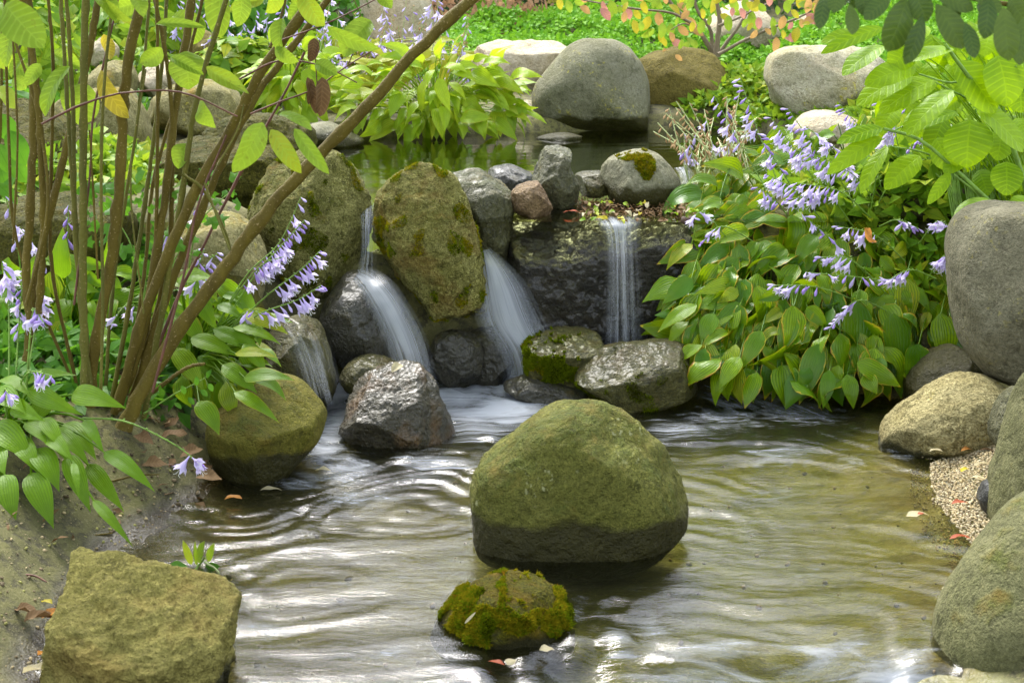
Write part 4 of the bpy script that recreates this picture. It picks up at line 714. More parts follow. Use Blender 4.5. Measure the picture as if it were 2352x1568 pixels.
# ------------------------------------------------------------------ left bank plants
nearY = lambda v: 3.75-.36*(v-870)/330
cw = at_y(30, 1005, 3.78); HN = thing("hosta", "glossy foreground hosta arching over the earth bank at the left edge", "plant", tuple(cw))
for k, (u0, v0, u1, v1, w) in enumerate([(-18,975,78,1064,70),(10,1090,36,1211,62),(70,1086,124,1215,60),(84,1030,137,1130,58),(58,972,160,1066,50),(156,1044,209,1178,48),(202,1066,286,1176,42),(127,984,206,1070,40),(149,972,222,1058,50),(195,964,240,1042,28),
        (240,1038,357,1130,42),(214,1148,306,1256,26),(66,895,192,954,48),(166,905,292,938,52),(30,930,105,968,44),(0,872,72,914,40),(168,1062,182,1148,18),(62,880,178,862,34),(-20,1036,12,1090,60),(100,960,150,1040,38),(-30,1000,20,1050,70),(-20,900,60,950,60),(120,905,60,985,46),(-25,1080,10,1200,60),(40,1010,90,1090,50),(110,1000,170,1060,40)]):
    Y = nearY((v0+v1)/2)+nrs.normal()*.03; px_leaf(HN, L_NEAR, u0, v0, u1, v1, w, Y+.05, -.10, pet=cw+Vector((nrs.normal()*.03, nrs.normal()*.03, 0)), nh=np.array([.15, -.7, .65])+nrs.normal(size=3)*.18, bow=.16, fold=.22, ripple=.05, ns=12, nw=8, pr=.004)
for i, (pt, n) in enumerate([([(20,960,3.75),(60,860,3.7),(120,862,3.62)],6),([(20,980,3.75),(10,900,3.6),(22,905,3.55)],5),([(190,960,3.7),(290,968,3.62),(400,1020,3.6),(455,1062,3.6)],5),([(30,1000,3.8),(40,800,3.9),(52,640,3.95)],10),([(40,1000,3.8),(80,760,3.9),(96,660,3.95)],12),([(20,1000,3.8),(20,700,3.9),(5,600,3.9)],9),
        ([(60,900,3.8),(75,720,3.8),(100,740,3.75)],8)]):
    scape(HN, [at_y(*q) for q in pt], .0032, n, .62 if i != 2 else .86, (.5, .5, 0), .7, seed=700+i, fs=1.05, bract=True)
midY = lambda u, v: 4.32-.0012*max(0, v-700)-.0004*(u-400)
cw = at_y(440, 860, 4.3); HM = thing("hosta", "hosta with flowering stalks drooping over the left boulder towards the falls", "plant", tuple(cw))
for (u0, v0, u1, v1, w) in [(562,716,663,768,44),(536,752,646,792,34),(490,756,612,814,40),(540,812,640,822,30),(560,868,678,874,46),(538,900,642,972,36),(456,922,504,1000,54),(511,838,592,904,44),(439,776,548,820,44),(410,640,494,640,44),(500,700,560,735,30),(455,680,500,760,40),(420,720,470,800,44),(400,800,470,900,50),(560,790,612,860,40)]:
    px_leaf(HM, L_MID, u0, v0, u1, v1, w, midY(u0, v0)-.06, -.05, pet=cw, bow=.14, fold=.18, ripple=.07, ns=10, nw=8)
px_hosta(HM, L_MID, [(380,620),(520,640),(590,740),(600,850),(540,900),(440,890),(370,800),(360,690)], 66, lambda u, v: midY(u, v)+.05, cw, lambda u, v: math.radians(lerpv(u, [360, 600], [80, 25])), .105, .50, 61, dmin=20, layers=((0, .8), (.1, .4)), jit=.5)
for i, (pt, n) in enumerate([([(470,800,4.3),(560,640,4.25),(640,560,4.2),(692,452,4.2)],11),([(480,800,4.3),(580,640,4.2),(650,560,4.15),(700,505,4.15)],12),([(480,810,4.3),(600,690,4.15),(690,620,4.1),(736,575,4.1)],14),([(490,820,4.3),(580,730,4.15),(680,690,4.1),(738,655,4.1)],12),
        ([(470,800,4.3),(540,680,4.2),(600,610,4.18),(650,590,4.15)],10),([(440,760,4.35),(450,640,4.3),(470,570,4.3)],7),([(430,760,4.35),(470,620,4.3),(500,580,4.3)],6),([(380,760,4.4),(300,700,4.1),(255,745,4.0)],4),([(480,820,4.3),(560,720,4.15),(600,720,4.1)],5)]):
    scape(HM, [at_y(*q) for q in pt], .0028, n, .42, (.42, .58, 0), .55, side=1 if i < 5 else None, seed=800+i, fs=1.05)
cw = at_y(190, 800, 4.55); HU = thing("hosta", "shaded undergrowth hosta behind the shrub stems on the left bank", "plant", tuple(cw))
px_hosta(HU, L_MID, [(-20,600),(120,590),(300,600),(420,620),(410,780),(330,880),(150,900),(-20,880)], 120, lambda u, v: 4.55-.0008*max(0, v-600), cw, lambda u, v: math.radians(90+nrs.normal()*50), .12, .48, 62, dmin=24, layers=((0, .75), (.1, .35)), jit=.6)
px_leaf(HU, L_MID, 145, 640, 145, 520, 46, 4.4, 0, nh=(0, -1, .2), pet=cw); px_leaf(HU, L_MID, 60, 660, 100, 580, 44, 4.4, 0, nh=(0, -1, .2), pet=cw)
for i, (pt, n) in enumerate([([(60,760,4.5),(40,560,4.4),(12,450,4.3)],4),([(150,780,4.5),(155,560,4.4),(158,470,4.4)],6),([(330,760,4.5),(380,560,4.4),(400,520,4.4)],6),([(420,700,4.5),(450,520,4.4),(470,410,4.4)],7),([(100,740,4.5),(95,600,4.4),(45,520,4.3)],5)]):
    scape(HU, [at_y(*q) for q in pt], .0026, n, .5, (.5, .5, 0), .8, seed=850+i, fs=1.05)
# small lobed seedlings among the stems
def lobed(parent, u, v, size, Y, rs, mat=None):
    c = np.array(tuple(at_y(u, v, Y))); a0 = rs.rand()*6.28; nh = np.array([0, -.8, .6])+rs.normal(size=3)*.4; nh /= np.linalg.norm(nh); t_ = np.cross(nh, [rs.normal(), .3, rs.normal()]); t_ /= np.linalg.norm(t_); s = np.cross(nh, t_)
    R_ = [.18, .62, .82, .62, .95, .70, 1.0, .70, .95, .62, .82, .62]; V = [c]; n = len(R_)
    for i, r in enumerate(R_):
        a = math.pi*2*i/n; V.append(c+(t_*math.cos(a)*-1+s*math.sin(a))*r*size*.5*(1+.12*rs.normal())+nh*(rs.normal()*.05-.12*r)*size)
    F = [(0, 1+i, 1+(i+1) % n) for i in range(n)]; V = np.array(V); UV = np.array([(.5, .5)]+[(.5+.3*math.cos(i), .5+.3*math.sin(i)) for i in range(n)]); o0 = np.array(parent.location)
    return obj("leaf", mesh_np("leaf", V-o0, np.array(F), UV), mat or L_IVY, parent)
cw = at_y(330, 700, 4.25); SD = thing("seedling", "seedling with small lobed leaves climbing between the shrub stems", "plant", tuple(cw))
rs = np.random.RandomState(5)
for u, v in in_poly([(170,430),(300,400),(420,380),(560,400),(545,470),(480,540),(440,600),(330,620),(200,560)], 62, 16, rs): lobed(SD, u, v, .055*(.6+.7*rs.rand()), 4.2+rs.normal()*.12, rs)
for i, pt in enumerate([[(330,700),(300,560),(240,470)],[(335,700),(380,540),(430,420)],[(340,700),(450,520),(540,430)],[(330,700),(340,560),(350,420)]]): stem_part(SD, [at_y(u, v, 4.25) for u, v in pt], .003, .0015, M_SCAPE, n=12, sides=5)
cw = at_y(300, 930, 3.95); TW = thing("seedling", "thin arching twig with tiny oval leaves above the earth bank", "plant", tuple(cw))
stem_part(TW, [at_y(u, v, 3.9) for u, v in [(330,950),(400,905),(450,880),(480,862)]], .0025, .0012, M_SCAPE, n=10, sides=5)
for u, v, a in [(350,935,-60),(372,905,-100),(400,925,40),(425,905,-110),(432,912,50),(452,885,-90),(460,895,40),(475,868,-60),(478,880,60)]:
    px_leaf(TW, L_IVY, u, v, u+22*math.cos(math.radians(a)), v+22*math.sin(math.radians(a)), 13, 3.88, 0, shape='oval', ns=4, nw=4)
# plants at the far left edge
cw = at_y(-20, 480, 4.7); LE = thing("shrub", "green leafy shrub entering at the left edge", "shrub", tuple(cw))
for (u0, v0, u1, v1, w) in [(-10,200,34,250,50),(0,262,40,330,46),(20,300,60,380,46),(-5,330,30,400,40),(30,360,62,420,40),(0,380,20,440,40),(40,400,10,460,36),(-10,420,40,470,30),(-10,100,30,160,46),(10,150,70,170,40),(-10,60,40,90,36),(30,180,60,205,34),(0,10,40,40,30)]:
    px_leaf(LE, L_IVY if v0 > 240 else L_SHRUB, u0, v0, u1, v1, w, 4.6+nrs.normal()*.1, 0, shape='oval')
stem_part(LE, [at_y(-20, 480, 4.7), at_y(0, 300, 4.65), at_y(5, 60, 4.6)], .006, .004, M_BARK)
# ------------------------------------------------------------------ the many-stemmed shrub
cw = at_y(270, 965, 3.86); SH = thing("shrub", "tall many-stemmed shrub with bare brown stems fanning out on the left bank", "shrub", tuple(cw))
stems = [([(285,985),(335,880),(430,735),(525,605),(610,490),(700,390),(830,258),(960,115),(1100,-20),(1230,-150)],40,25,3.84,0),([(268,940),(330,730),(430,480),(545,268),(600,165),(730,-20),(840,-180)],28,21,3.90,0),([(300,930),(390,660),(490,420),(570,250),(650,135),(770,-20),(880,-160)],23,15,3.98,0),
         ([(210,930),(215,830),(255,600),(277,380),(287,200),(330,-30),(370,-220)],29,24,3.80,0),([(75,760),(60,640),(72,420),(76,200),(62,-20),(40,-200)],22,20,3.86,0),([(90,720),(100,520),(92,300),(78,150),(50,-20)],19,15,3.78,0),([(60,830),(85,620),(150,350),(200,140),(228,-20),(260,-200)],21,17,3.92,0),
         ([(195,925),(192,720),(190,480),(192,240),(196,-20),(200,-200)],22,17,3.74,1),([(212,930),(180,640),(160,320),(138,-20)],14,10,3.76,1),([(214,900),(176,560),(168,260),(152,-20)],12,10,3.84,1),([(262,950),(320,800),(372,500),(402,260),(444,-20),(480,-200)],22,18,3.96,0),([(330,960),(368,740),(420,430),(452,230),(525,-20)],17,12,3.92,1),
         ([(255,930),(300,680),(345,380),(372,150),(384,-20)],13,9,3.99,1),([(310,950),(352,640),(362,300),(360,-20)],11,8,4.02,0),([(240,920),(262,640),(318,260),(345,-20)],10,7,4.04,1),([(300,930),(380,620),(396,380),(388,180),(352,-20)],14,10,4.05,0),([(60,700),(110,480),(88,270),(40,110),(10,20)],9,6,3.7,0),([(30,560),(40,320),(28,60)],6,5,3.6,0),
         ([(170,700),(205,420),(215,260),(262,40),(276,-20)],6,5,3.72,2),([(225,640),(212,400),(205,300)],6,4,3.72,0),([(350,900),(420,640),(455,470),(520,310)],7,5,3.75,2),([(330,720),(300,420),(335,160)],5,4,3.68,1),([(620,110),(640,60),(660,-20)],9,7,3.9,0),([(95,285),(190,240),(290,213),(420,213),(545,268)],6,4,3.66,2),([(575,262),(640,235),(720,205),(800,150),(870,108)],5,3,3.7,2),([(545,185),(640,140),(740,152),(820,190)],5,3,3.75,2),
         ([(500,380),(545,300),(560,240)],5,3,3.7,1),([(730,215),(725,130),(735,90)],3,2,3.7,2),([(640,95),(760,50),(900,-20)],4,3,3.75,2),([(800,150),(830,60),(810,-10)],3,2,3.72,2),([(420,400),(470,440),(520,540),(535,610)],8,6,3.82,1),([(470,420),(500,500),(528,575)],6,5,3.80,1),([(300,940),(420,850),(470,835)],12,8,3.95,0),([(230,930),(236,700),(232,420),(240,180),(262,-20)],9,7,3.7,1),([(280,940),(330,640),(352,420),(420,180),(470,-20)],10,8,4.08,0),([(180,900),(120,620),(118,380),(122,160),(110,-20)],10,8,4.0,0),([(310,940),(400,700),(470,560),(560,380),(640,240),(700,120)],9,6,4.1,2),([(160,860),(40,560),(20,300),(10,-20)],9,7,4.0,0),([(330,300),(440,420),(530,590)],0,0,0,-1)]
for i, (pt, w0, w1, Y, kind) in enumerate(stems):
    if kind < 0: continue
    k = 2*TANH*Y/2352/2*.92; pts = [at_y(u, v, Y-.10*j/len(pt)*(1 if i % 2 else -1)) for j, (u, v) in enumerate(pt)]
    stem_part(SH, pts, w0*k, w1*k, (M_BARK, M_BARKG, M_TWIG)[kind], "stem" if w0 > 7 else "twig", n=44 if w0 > 9 else 16, sides=10 if w0 > 15 else 6, knots=w0 > 5, seed=i)
shl = [(12,10,102,110,74,2.7,0),(160,152,104,268,44,3.4,0),(188,192,186,288,78,3.9,0),(232,162,296,272,46,3.72,1),(358,56,470,62,20,3.5,0),(428,118,434,206,78,3.95,0),(392,132,468,172,26,3.5,0),(474,154,572,216,34,3.4,0),(372,112,322,146,40,3.7,0),(460,232,496,294,46,3.75,0),(512,-40,508,88,64,3.9,0),(556,-20,545,62,40,3.8,0),
       (698,-20,746,60,48,3.7,0),(752,62,872,112,34,3.6,0),(852,48,790,132,62,3.66,0),(604,282,534,396,58,2.9,0),(676,296,756,400,32,2.8,0),(622,298,692,398,40,2.85,0),(640,262,716,300,30,2.8,0),(240,-10,304,46,42,3.5,0),(300,-20,330,40,36,3.6,0),(430,330,410,388,40,3.9,0),(640,-20,610,30,40,3.9,0),(660,-30,720,10,40,3.8,0),(870,-20,900,20,30,3.7,0),(420,400,396,430,30,3.9,0)]
for i in range(16):
    u_, v_ = rnd.uniform(0, 760), rnd.uniform(-40, 150); a_ = math.radians(rnd.choice((60, 90, 120, 30, 150))+rnd.uniform(-20, 20)); l_ = rnd.uniform(50, 95); shl.append((u_, v_, u_+l_*math.cos(a_), v_+l_*math.sin(a_), l_*rnd.uniform(.4, .6), rnd.uniform(3.5, 4.5), 1 if i == 5 else 0))
for (u0, v0, u1, v1, w, Y, dry) in shl:
    px_leaf(SH, autumn_mat("yellowed_leaf", (.42, .34, .03)) if dry else L_SHRUB, u0, v0, u1, v1, w, Y, -.02, nh=np.array([0, -.9, .3])+nrs.normal(size=3)*.42, shape='oval', bow=.08+.12*nrs.rand(), fold=.1+.5*nrs.rand(), ripple=.06+.14*nrs.rand(), twist=nrs.normal()*.5, ns=10, nw=6)
for (u0, v0, u1, v1, w) in [(722,88,712,142,26),(706,178,726,262,22),(740,178,735,268,34),(716,182,708,240,16)]:
    px_leaf(SH, L_DRY, u0, v0, u1, v1, w, 3.7, 0, nh=np.array([.3, -.9, .1]), shape='oval', bow=.1, fold=.8, ripple=.5, ns=10, nw=6)
rs = np.random.RandomState(8); n = 2600; q = rs.normal(size=(n, 3)); q /= np.linalg.norm(q, axis=1)[:, None]; q *= (.45+.55*rs.rand(n))[:, None]**.6
q = q*np.array([1.5, 1.0, .55])+np.array([-1.15, 3.5, 2.75])  # unseen shrub crown above the frame, added for shade and water reflections
leaf_mass("foliage", q, rs.normal(size=(n, 3))*.5+np.array([0, 0, 1]), .13, L_SHRUB, SH, seed=9)["kind"] = "stuff"
# ------------------------------------------------------------------ hydrangea on the right
cw = at_y(2400, 640, 4.85); HY = thing("hydrangea", "light green hydrangea with broad toothed leaves above the right bank", "shrub", tuple(cw))
for pt, w in [([(2400,640),(2352,420),(2290,245),(2220,170),(2170,100)],13),([(2400,640),(2310,500),(2260,450),(2190,385),(2110,320),(2030,296)],11),([(2400,640),(2380,300),(2330,150)],12),([(2230,180),(2180,190),(2110,170)],6),([(2290,250),(2230,230),(2150,190)],6),([(2180,380),(2120,350),(2040,335)],5),([(2290,480),(2240,440),(2190,400)],7)]:
    k = 2*TANH*4.75/2352/2; stem_part(HY, [at_y(u, v, 4.85-.15*j/len(pt)) for j, (u, v) in enumerate(pt)], w*k, w*k*.6, M_SCAPE, n=16)
hyl = [(2200,142,2285,262,80),(2243,246,2350,350,80),(2229,275,2220,386,104),(2292,128,2312,246,96),(2150,318,2192,394,58),(2113,358,2032,436,58),(2027,294,1921,330,40),(2023,315,1899,402,46),(2038,336,1977,446,40),(2103,153,1985,196,60),(2095,172,1967,243,62),(2153,180,2018,262,64),(2189,208,2083,312,62),(2200,258,2097,300,32),(2030,106,1935,175,58),(2027,64,1885,124,36),(2002,82,1885,98,42),(2095,106,2043,160,62),
       (2189,112,2093,142,52),(2311,372,2311,450,70),(2268,456,2191,504,46),(2182,398,2130,470,30),(2221,344,2168,400,46),(2333,272,2365,330,62),(2372,456,2316,486,46),(2130,60,2080,100,50),(2210,60,2190,120,60),(2280,60,2260,130,64),(2340,60,2330,150,70),(2340,180,2345,260,80),(2060,240,2020,310,50),(2120,240,2090,330,52),(2170,270,2130,360,56),(2300,300,2290,370,60),(2250,390,2270,450,50),(2350,380,2345,440,60)]
for i, (u0, v0, u1, v1, w) in enumerate(hyl):
    px_leaf(HY, L_HYD, u0, v0, u1, v1, w, 4.72+.10*nrs.rand()+(.2 if i > 25 else 0), -.05, nh=np.array([-.2, -.62, .75])+nrs.normal(size=3)*.25, shape='oval', bow=.10, fold=.14, ripple=.05, ns=16, nw=6, serr=.03)
px_hosta(HY, L_HYD, [(2040,60),(2352,50),(2380,440),(2240,440),(2130,330),(2030,200)], 60, lambda u, v: 5.15, cw, lambda u, v: math.radians(100), .12, .6, 71, dmin=26, layers=((0, .6), (.2, .5)), shape='oval', jit=.7)
# blades of an old hosta base under the hydrangea
GR = thing("grass_tuft", "tuft of thin green stalks under the hydrangea beside the boulder", "grass", tuple(at_y(2250, 520, 4.95)))
for i in range(46):
    u0 = rnd.uniform(2190, 2320); stem_part(GR, [at_y(u0, 520, 4.95), at_y(u0-12+rnd.uniform(-8, 8), 440, 4.97), at_y(u0-25+rnd.uniform(-22, 22), rnd.uniform(330, 400), 5.0)], .003, .0018, M_SCAPE, "blade", n=6, sides=4, knots=False)
# ------------------------------------------------------------------ rhododendron branch close to the lens
cw = at_y(2420, -20, 2.3); RH = thing("rhododendron", "dark glossy rhododendron branch hanging into the top right corner", "shrub", tuple(cw))
k = 2*TANH*2.25/2352/2
stem_part(RH, [at_y(u, v, 2.28) for u, v in [(2430,-30),(2352,12),(2200,-8),(2080,-4),(1960,-20)]], 14*k, 7*k, M_BARK)
for (u0, v0, u1, v1, w, ol) in [(2082,-6,2036,118,88,0),(2150,10,2212,112,68,0),(2046,-10,1985,46,44,0),(1952,10,1957,80,42,1),(1900,-20,1882,68,40,0),(2120,36,2078,148,52,1),(2218,52,2238,134,42,1),(2305,16,2318,140,62,1),(2244,10,2282,44,34,0),(2146,-14,2236,24,44,0),(2320,-8,2362,60,60,0),(1975,-20,1990,40,50,0),(2015,-20,1950,14,40,0),(2270,-10,2260,90,56,1),(2190,-20,2180,60,50,0),(2352,40,2340,150,56,1),(2100,-30,2130,50,60,0),(2230,-20,2300,30,50,0),(1930,-30,1915,30,44,0)]:
    px_leaf(RH, L_RHODO, u0, v0, u1, v1, w*.74, 2.2+nrs.normal()*.05, -.02, nh=np.array([0, -.85, .4])+nrs.normal(size=3)*.25, shape='rhodo', bow=.08, fold=.15, ripple=.02, ns=10, nw=6)
rs = np.random.RandomState(18); n = 1500; q = rs.normal(size=(n, 3)); q /= np.linalg.norm(q, axis=1)[:, None]; q *= (.45+.55*rs.rand(n))[:, None]**.6
q = q*np.array([1.1, .9, .5])+np.array([1.9, 2.6, 2.35])  # unseen crown above the frame, added to block sky over the foreground
leaf_mass("foliage", q, rs.normal(size=(n, 3))*.5+np.array([0, 0, 1]), .10, L_RHODO, RH, seed=19)["kind"] = "stuff"
# ------------------------------------------------------------------ back garden
def gz(x, y): return ground_z(np.asarray(x, float), np.asarray(y, float))
def scatter(poly, n, rs):                              # world polygon
    P = np.array(poly); lo, hi = P.min(0), P.max(0); q = lo+rs.rand(n*3, 2)*(hi-lo); q = q[poly_sdf(poly, q[:, 0], q[:, 1]) > 0][:n]; return q[:, 0], q[:, 1]
rs = np.random.RandomState(41)
M_CONIF = leaf_mat("creeping_conifer", (.10, .28, .012), (.22, .44, .02), .3, (.3, .6, .03), veins='none', rough=.55)
def cover(name, label, poly, n, size, mat, hgt, seed, lump=2.2, kind="stuff", wr=.5):
    rs = np.random.RandomState(seed); x, y = scatter(poly, n, rs); d = np.minimum(1, poly_sdf(poly, x, y)/.25); m = noise3(np.stack([x*lump, y*lump, 0*x+seed], -1)); m2 = noise3(np.stack([x*7, y*7, 0*x+seed], -1))
    z = gz(x, y)+hgt*d*(.55+.35*m+.22*m2)*(.55+.45*rs.rand(len(x))**.5); nr = rs.normal(size=(len(x), 3))*.55+np.array([0, -.45, .8])
    return tag(leaf_mass(name, np.stack([x, y, z], -1), nr, size, mat, None, seed=seed, wratio=wr, droop=0), label, "plants", kind=kind)
cover("ground_cover", "bright green creeping conifer mat behind the pale sandstone block", [(-.6,9.0),(.1,8.9),(.9,9.0),(1.6,9.2),(1.9,10.2),(1.8,11.4),(.3,11.6),(-.6,11.0)], 30000, .045, M_CONIF, .28, 42)
cover("ground_cover", "bright green creeping conifer mat behind the lichen boulder on the right", [(1.35,8.6),(2.3,8.3),(3.4,8.6),(4.6,9.6),(4.6,11.2),(2.2,11.2),(1.6,10.0)], 26000, .045, M_CONIF, .26, 43)
cover("ground_cover", "yellow green ivy covering the slope behind the left boulders", [(-4.6,7.6),(-2.6,7.4),(-1.6,8.0),(-1.0,8.7),(-.9,10.0),(-1.2,11.8),(-5.0,11.8)], 13000, .085, L_COVER, .34, 44, wr=.7)
cover("ground_cover", "dark small-leaved ground cover between the left boulders", [(-3.6,6.4),(-2.0,6.5),(-1.5,7.4),(-1.7,8.2),(-3.0,8.2),(-4.2,7.6)], 7000, .05, L_IVY, .22, 45, wr=.6)
cover("ground_cover", "low green growth on the right shore of the upper pool", [(1.6,6.2),(2.4,5.6),(3.4,6.0),(3.6,8.4),(2.2,8.2),(1.8,7.4)], 9000, .07, L_COVER, .22, 46, wr=.6)
M_PINKL = autumn_mat("pink_bush_leaf", (.40, .23, .13)); M_YELL = autumn_mat("yellow_bush_leaf", (.50, .48, .06))
def bush(label, c, r, n, size, mat, seed, cat="shrub", name="shrub", grp=None, wr=.55, stems=5):
    rs = np.random.RandomState(seed); g = float(gz([c[0]], [c[1]])[0]); p = thing(name, label, cat, (c[0], c[1], g), grp); q = rs.normal(size=(n, 3)); q /= np.linalg.norm(q, axis=1)[:, None]
    nr = q+rs.normal(size=q.shape)*.4+np.array([0, -.2, .4]); q = q*(.5+.5*rs.rand(n))[:, None]**.5; lum = 1+.3*noise3(q*2.2+seed); q = q*lum[:, None]
    P = q*np.array(r)+np.array([c[0], c[1], g+r[2]*.85]); P[:, 2] = np.maximum(P[:, 2], g+.02)
    tag(leaf_mass("foliage", P, nr, size, mat, p, seed=seed, wratio=wr), kind="stuff")
    for i in range(stems):
        a = rs.rand()*6.28; e = np.array([c[0]+math.cos(a)*r[0]*.5, c[1]+math.sin(a)*r[1]*.5, g+r[2]*1.1]); b0 = np.array([c[0]+.04*math.cos(a), c[1]+.04*math.sin(a), g-.02]); stem_part(p, [b0, (b0+e)/2+np.array([0, 0, .08]), e], .012, .005, M_TRUNK, n=8, sides=5)
    return p
cover("ground_cover", "green growth on the far shore right of the brown boulder", [(.95,8.1),(1.45,7.8),(1.85,7.2),(2.4,8.2),(1.9,9.0),(1.1,9.0)], 7000, .06, L_COVER, .2, 48)
cover("ground_cover", "low leafy carpet under the shrub on the left bank", [(-2.8,3.7),(-1.5,3.75),(-1.15,4.0),(-.95,4.3),(-.95,4.8),(-1.4,5.2),(-3.0,5.2)], 6500, .06, L_IVY, .16, 49, wr=.6)
cover("ground_cover", "leafy growth on the terrace behind the hosta bank", [(.95,5.45),(1.4,5.0),(2.0,4.9),(2.9,5.2),(2.9,6.2),(1.7,6.3)], 8000, .08, L_COVER, .2, 50, wr=.55)
for i_, (x_, y_, r_, m_, l_) in enumerate([(-2.35, 8.9, .34, L_COVER, "light green bushy plant behind the orange tinted rock"), (-3.3, 8.6, .42, L_COVER, "broad light green plant above the pale lichen boulder"), (-1.75, 9.4, .36, L_IVY, "green bushy plant left of the huge white rock"), (-2.9, 7.0, .26, L_IVY, "green bushy plant between the left boulders"), (-2.25, 6.2, .20, L_IVY, "small green plant at the foot of the pale lichen boulder"), (-3.0, 5.9, .3, L_COVER, "light green plant at the left edge above the slanting rock"), (-1.55, 8.3, .26, L_COVER, "light green plant beside the yellow mossy stone"), (-2.75, 7.6, .5, L_COVER, "large light green plant at the left edge above the pale boulder"), (-2.1, 9.9, .5, L_COVER, "tall light green plant at the top behind the brown pointed rock"), (-3.2, 9.6, .6, L_IVY, "tall green plant at the top left behind the ivy"), (-1.35, 9.9, .4, L_IVY, "green plant at the top beside the huge white rock")]):
    bush(l_, (x_, y_), (r_, r_*.8, r_*.75), 700, .10, m_, 120+i_, grp="green plants among the left boulders", wr=.6, stems=4)
cover("ground_cover", "green carpet on the ledge between the shaded rock and the slanting rock at left", [(-3.6,5.0),(-1.7,5.1),(-1.3,5.45),(-1.5,6.4),(-3.8,6.6)], 6000, .065, L_COVER, .16, 53, wr=.6)
bush("pink and yellow leaved low bush at the top behind the hosta stalks", (-.25, 10.6), (.55, .4, .28), 1100, .055, M_PINKL, 51); bush("small bright yellow green bush left of the autumn tree", (.52, 11.6), (.28, .25, .26), 420, .06, M_YELL, 52)
for i, (x, y, r, mt, lab) in enumerate([(-.2, 12.2, .8, L_DARK, "dark evergreen bush behind the pink bush"), (.9, 12.6, .8, L_DARK, "dark evergreen bush in the shade behind the conifer mat"), (2.3, 12.8, .9, L_COVER, "yellow green bush behind the peaked pale rock"), (3.8, 12.4, 1.0, L_DARK, "dark bush behind the top right ground cover"), (-1.6, 12.3, .8, L_COVER, "light green bush behind the huge white rock"), (-2.9, 11.6, .9, L_DARK, "dark bush at the back behind the left ivy"),
        (-4.3, 11.2, 1.0, L_COVER, "light green bush in the back left corner"), (5.2, 12.0, 1.1, L_COVER, "light green bush in the back right corner"), (-5.6, 12.6, 1.2, L_DARK, "dark bush beyond the back left corner")]):
    bush(lab, (x, y), (r, r*.8, r*.8), 2600, .085, mt, 60+i, grp="bushes along the back of the garden")
cover("ground_cover", "dark leaf carpet under the back bushes", [(-5, 11.4), (5.4, 11.2), (5.8, 13.2), (-6, 13.2)], 9000, .09, L_DARK, .25, 47)
# small autumn tree
cw = at_y(1640, 128, 9.0); cw.z -= .05; AT = thing("tree", "small many-stemmed tree turning pink and yellow above the green mat", "tree", tuple(cw))
k = 2*TANH*9/2352/2
for pt, w, Y in [([(1640,135),(1622,95),(1590,55),(1550,20),(1510,-40)],13,9.0),([(1645,132),(1648,90),(1652,40),(1640,-40)],15,8.95),([(1650,125),(1700,98),(1760,70),(1840,38),(1870,20)],8,8.85),([(1635,120),(1632,70),(1600,20),(1590,-40)],10,9.05),([(1655,118),(1690,70),(1720,20),(1740,-40)],9,9.1),([(1590,55),(1540,30),(1470,22),(1400,12),(1310,-5)],6,8.7),([(1650,60),(1700,40),(1760,10),(1800,-10)],6,8.8),([(1552,25),(1560,60),(1600,80)],4,8.8),([(1605,70),(1570,55),(1540,70)],4,8.7)]:
    stem_part(AT, [at_y(u, v, Y+.0*j) for j, (u, v) in enumerate(pt)], w*k, w*k*.5, M_TRUNK, "branch", n=14, sides=6)
rs = np.random.RandomState(77)
for u, v in in_poly([(1270,-20),(1900,-20),(1890,40),(1800,90),(1720,70),(1690,30),(1600,60),(1590,120),(1540,130),(1490,70),(1430,30),(1300,15)], 125, 17, rs):
    ci = rs.choice(4, p=[.46, .28, .15, .11]) if u < 1640 else rs.choice(4, p=[.40, .2, .15, .25]); a = math.radians(90+rs.normal()*40); l = rs.uniform(20, 38); Y = 8.6+rs.normal()*.18
    px_leaf(AT, L_AUT[ci], u, v, u+math.cos(a)*l, v+math.sin(a)*l, l*.55, Y, 0, nh=np.array([0, -.9, .3])+rs.normal(size=3)*.4, shape='oval', ns=5, nw=4)
# unseen trees above the frame, added and sized for dark reflections in the water
def reflection_tree(label, x, y, h, rcr, n, seed, mat=L_TREE):
    rs = np.random.RandomState(seed); g = float(gz([x], [y])[0]); p = thing("tree", label, "tree", (x, y, g), "tall trees behind the garden")
    stem_part(p, [(x, y, g-.1), (x+.1, y, g+h*.3), (x-.05, y+.1, g+h*.75)], .16, .06, M_TRUNK, "trunk", n=12, sides=10)
    V = []; 
    for i in range(16):
        a = rs.rand()*6.28; e = rs.uniform(.2, .9); c = np.array([x+math.cos(a)*rcr*.72*math.sqrt(1-(e-.4)**2)*rs.uniform(.3, 1), y+math.sin(a)*rcr*.7*rs.uniform(.3, 1), g+h*(.34+.62*e)]); st = np.array([x, y, g+h*(.2+.45*e)])
        stem_part(p, [st, (st+c)/2+np.array([0, 0, .15]), c], .05, .015, M_TRUNK, "branch", n=6, sides=5); k_ = n//16; q = rs.normal(size=(k_, 3)); q /= np.linalg.norm(q, axis=1)[:, None]; V.append(c+q*(rs.rand(k_)**.45)[:, None]*np.array([1, 1, .7])*rcr*.5)
    V = np.concatenate(V); tag(leaf_mass("crown", V, rs.normal(size=V.shape)*.6+np.array([0, -.2, .7]), .2, mat, p, seed=seed), kind="stuff")
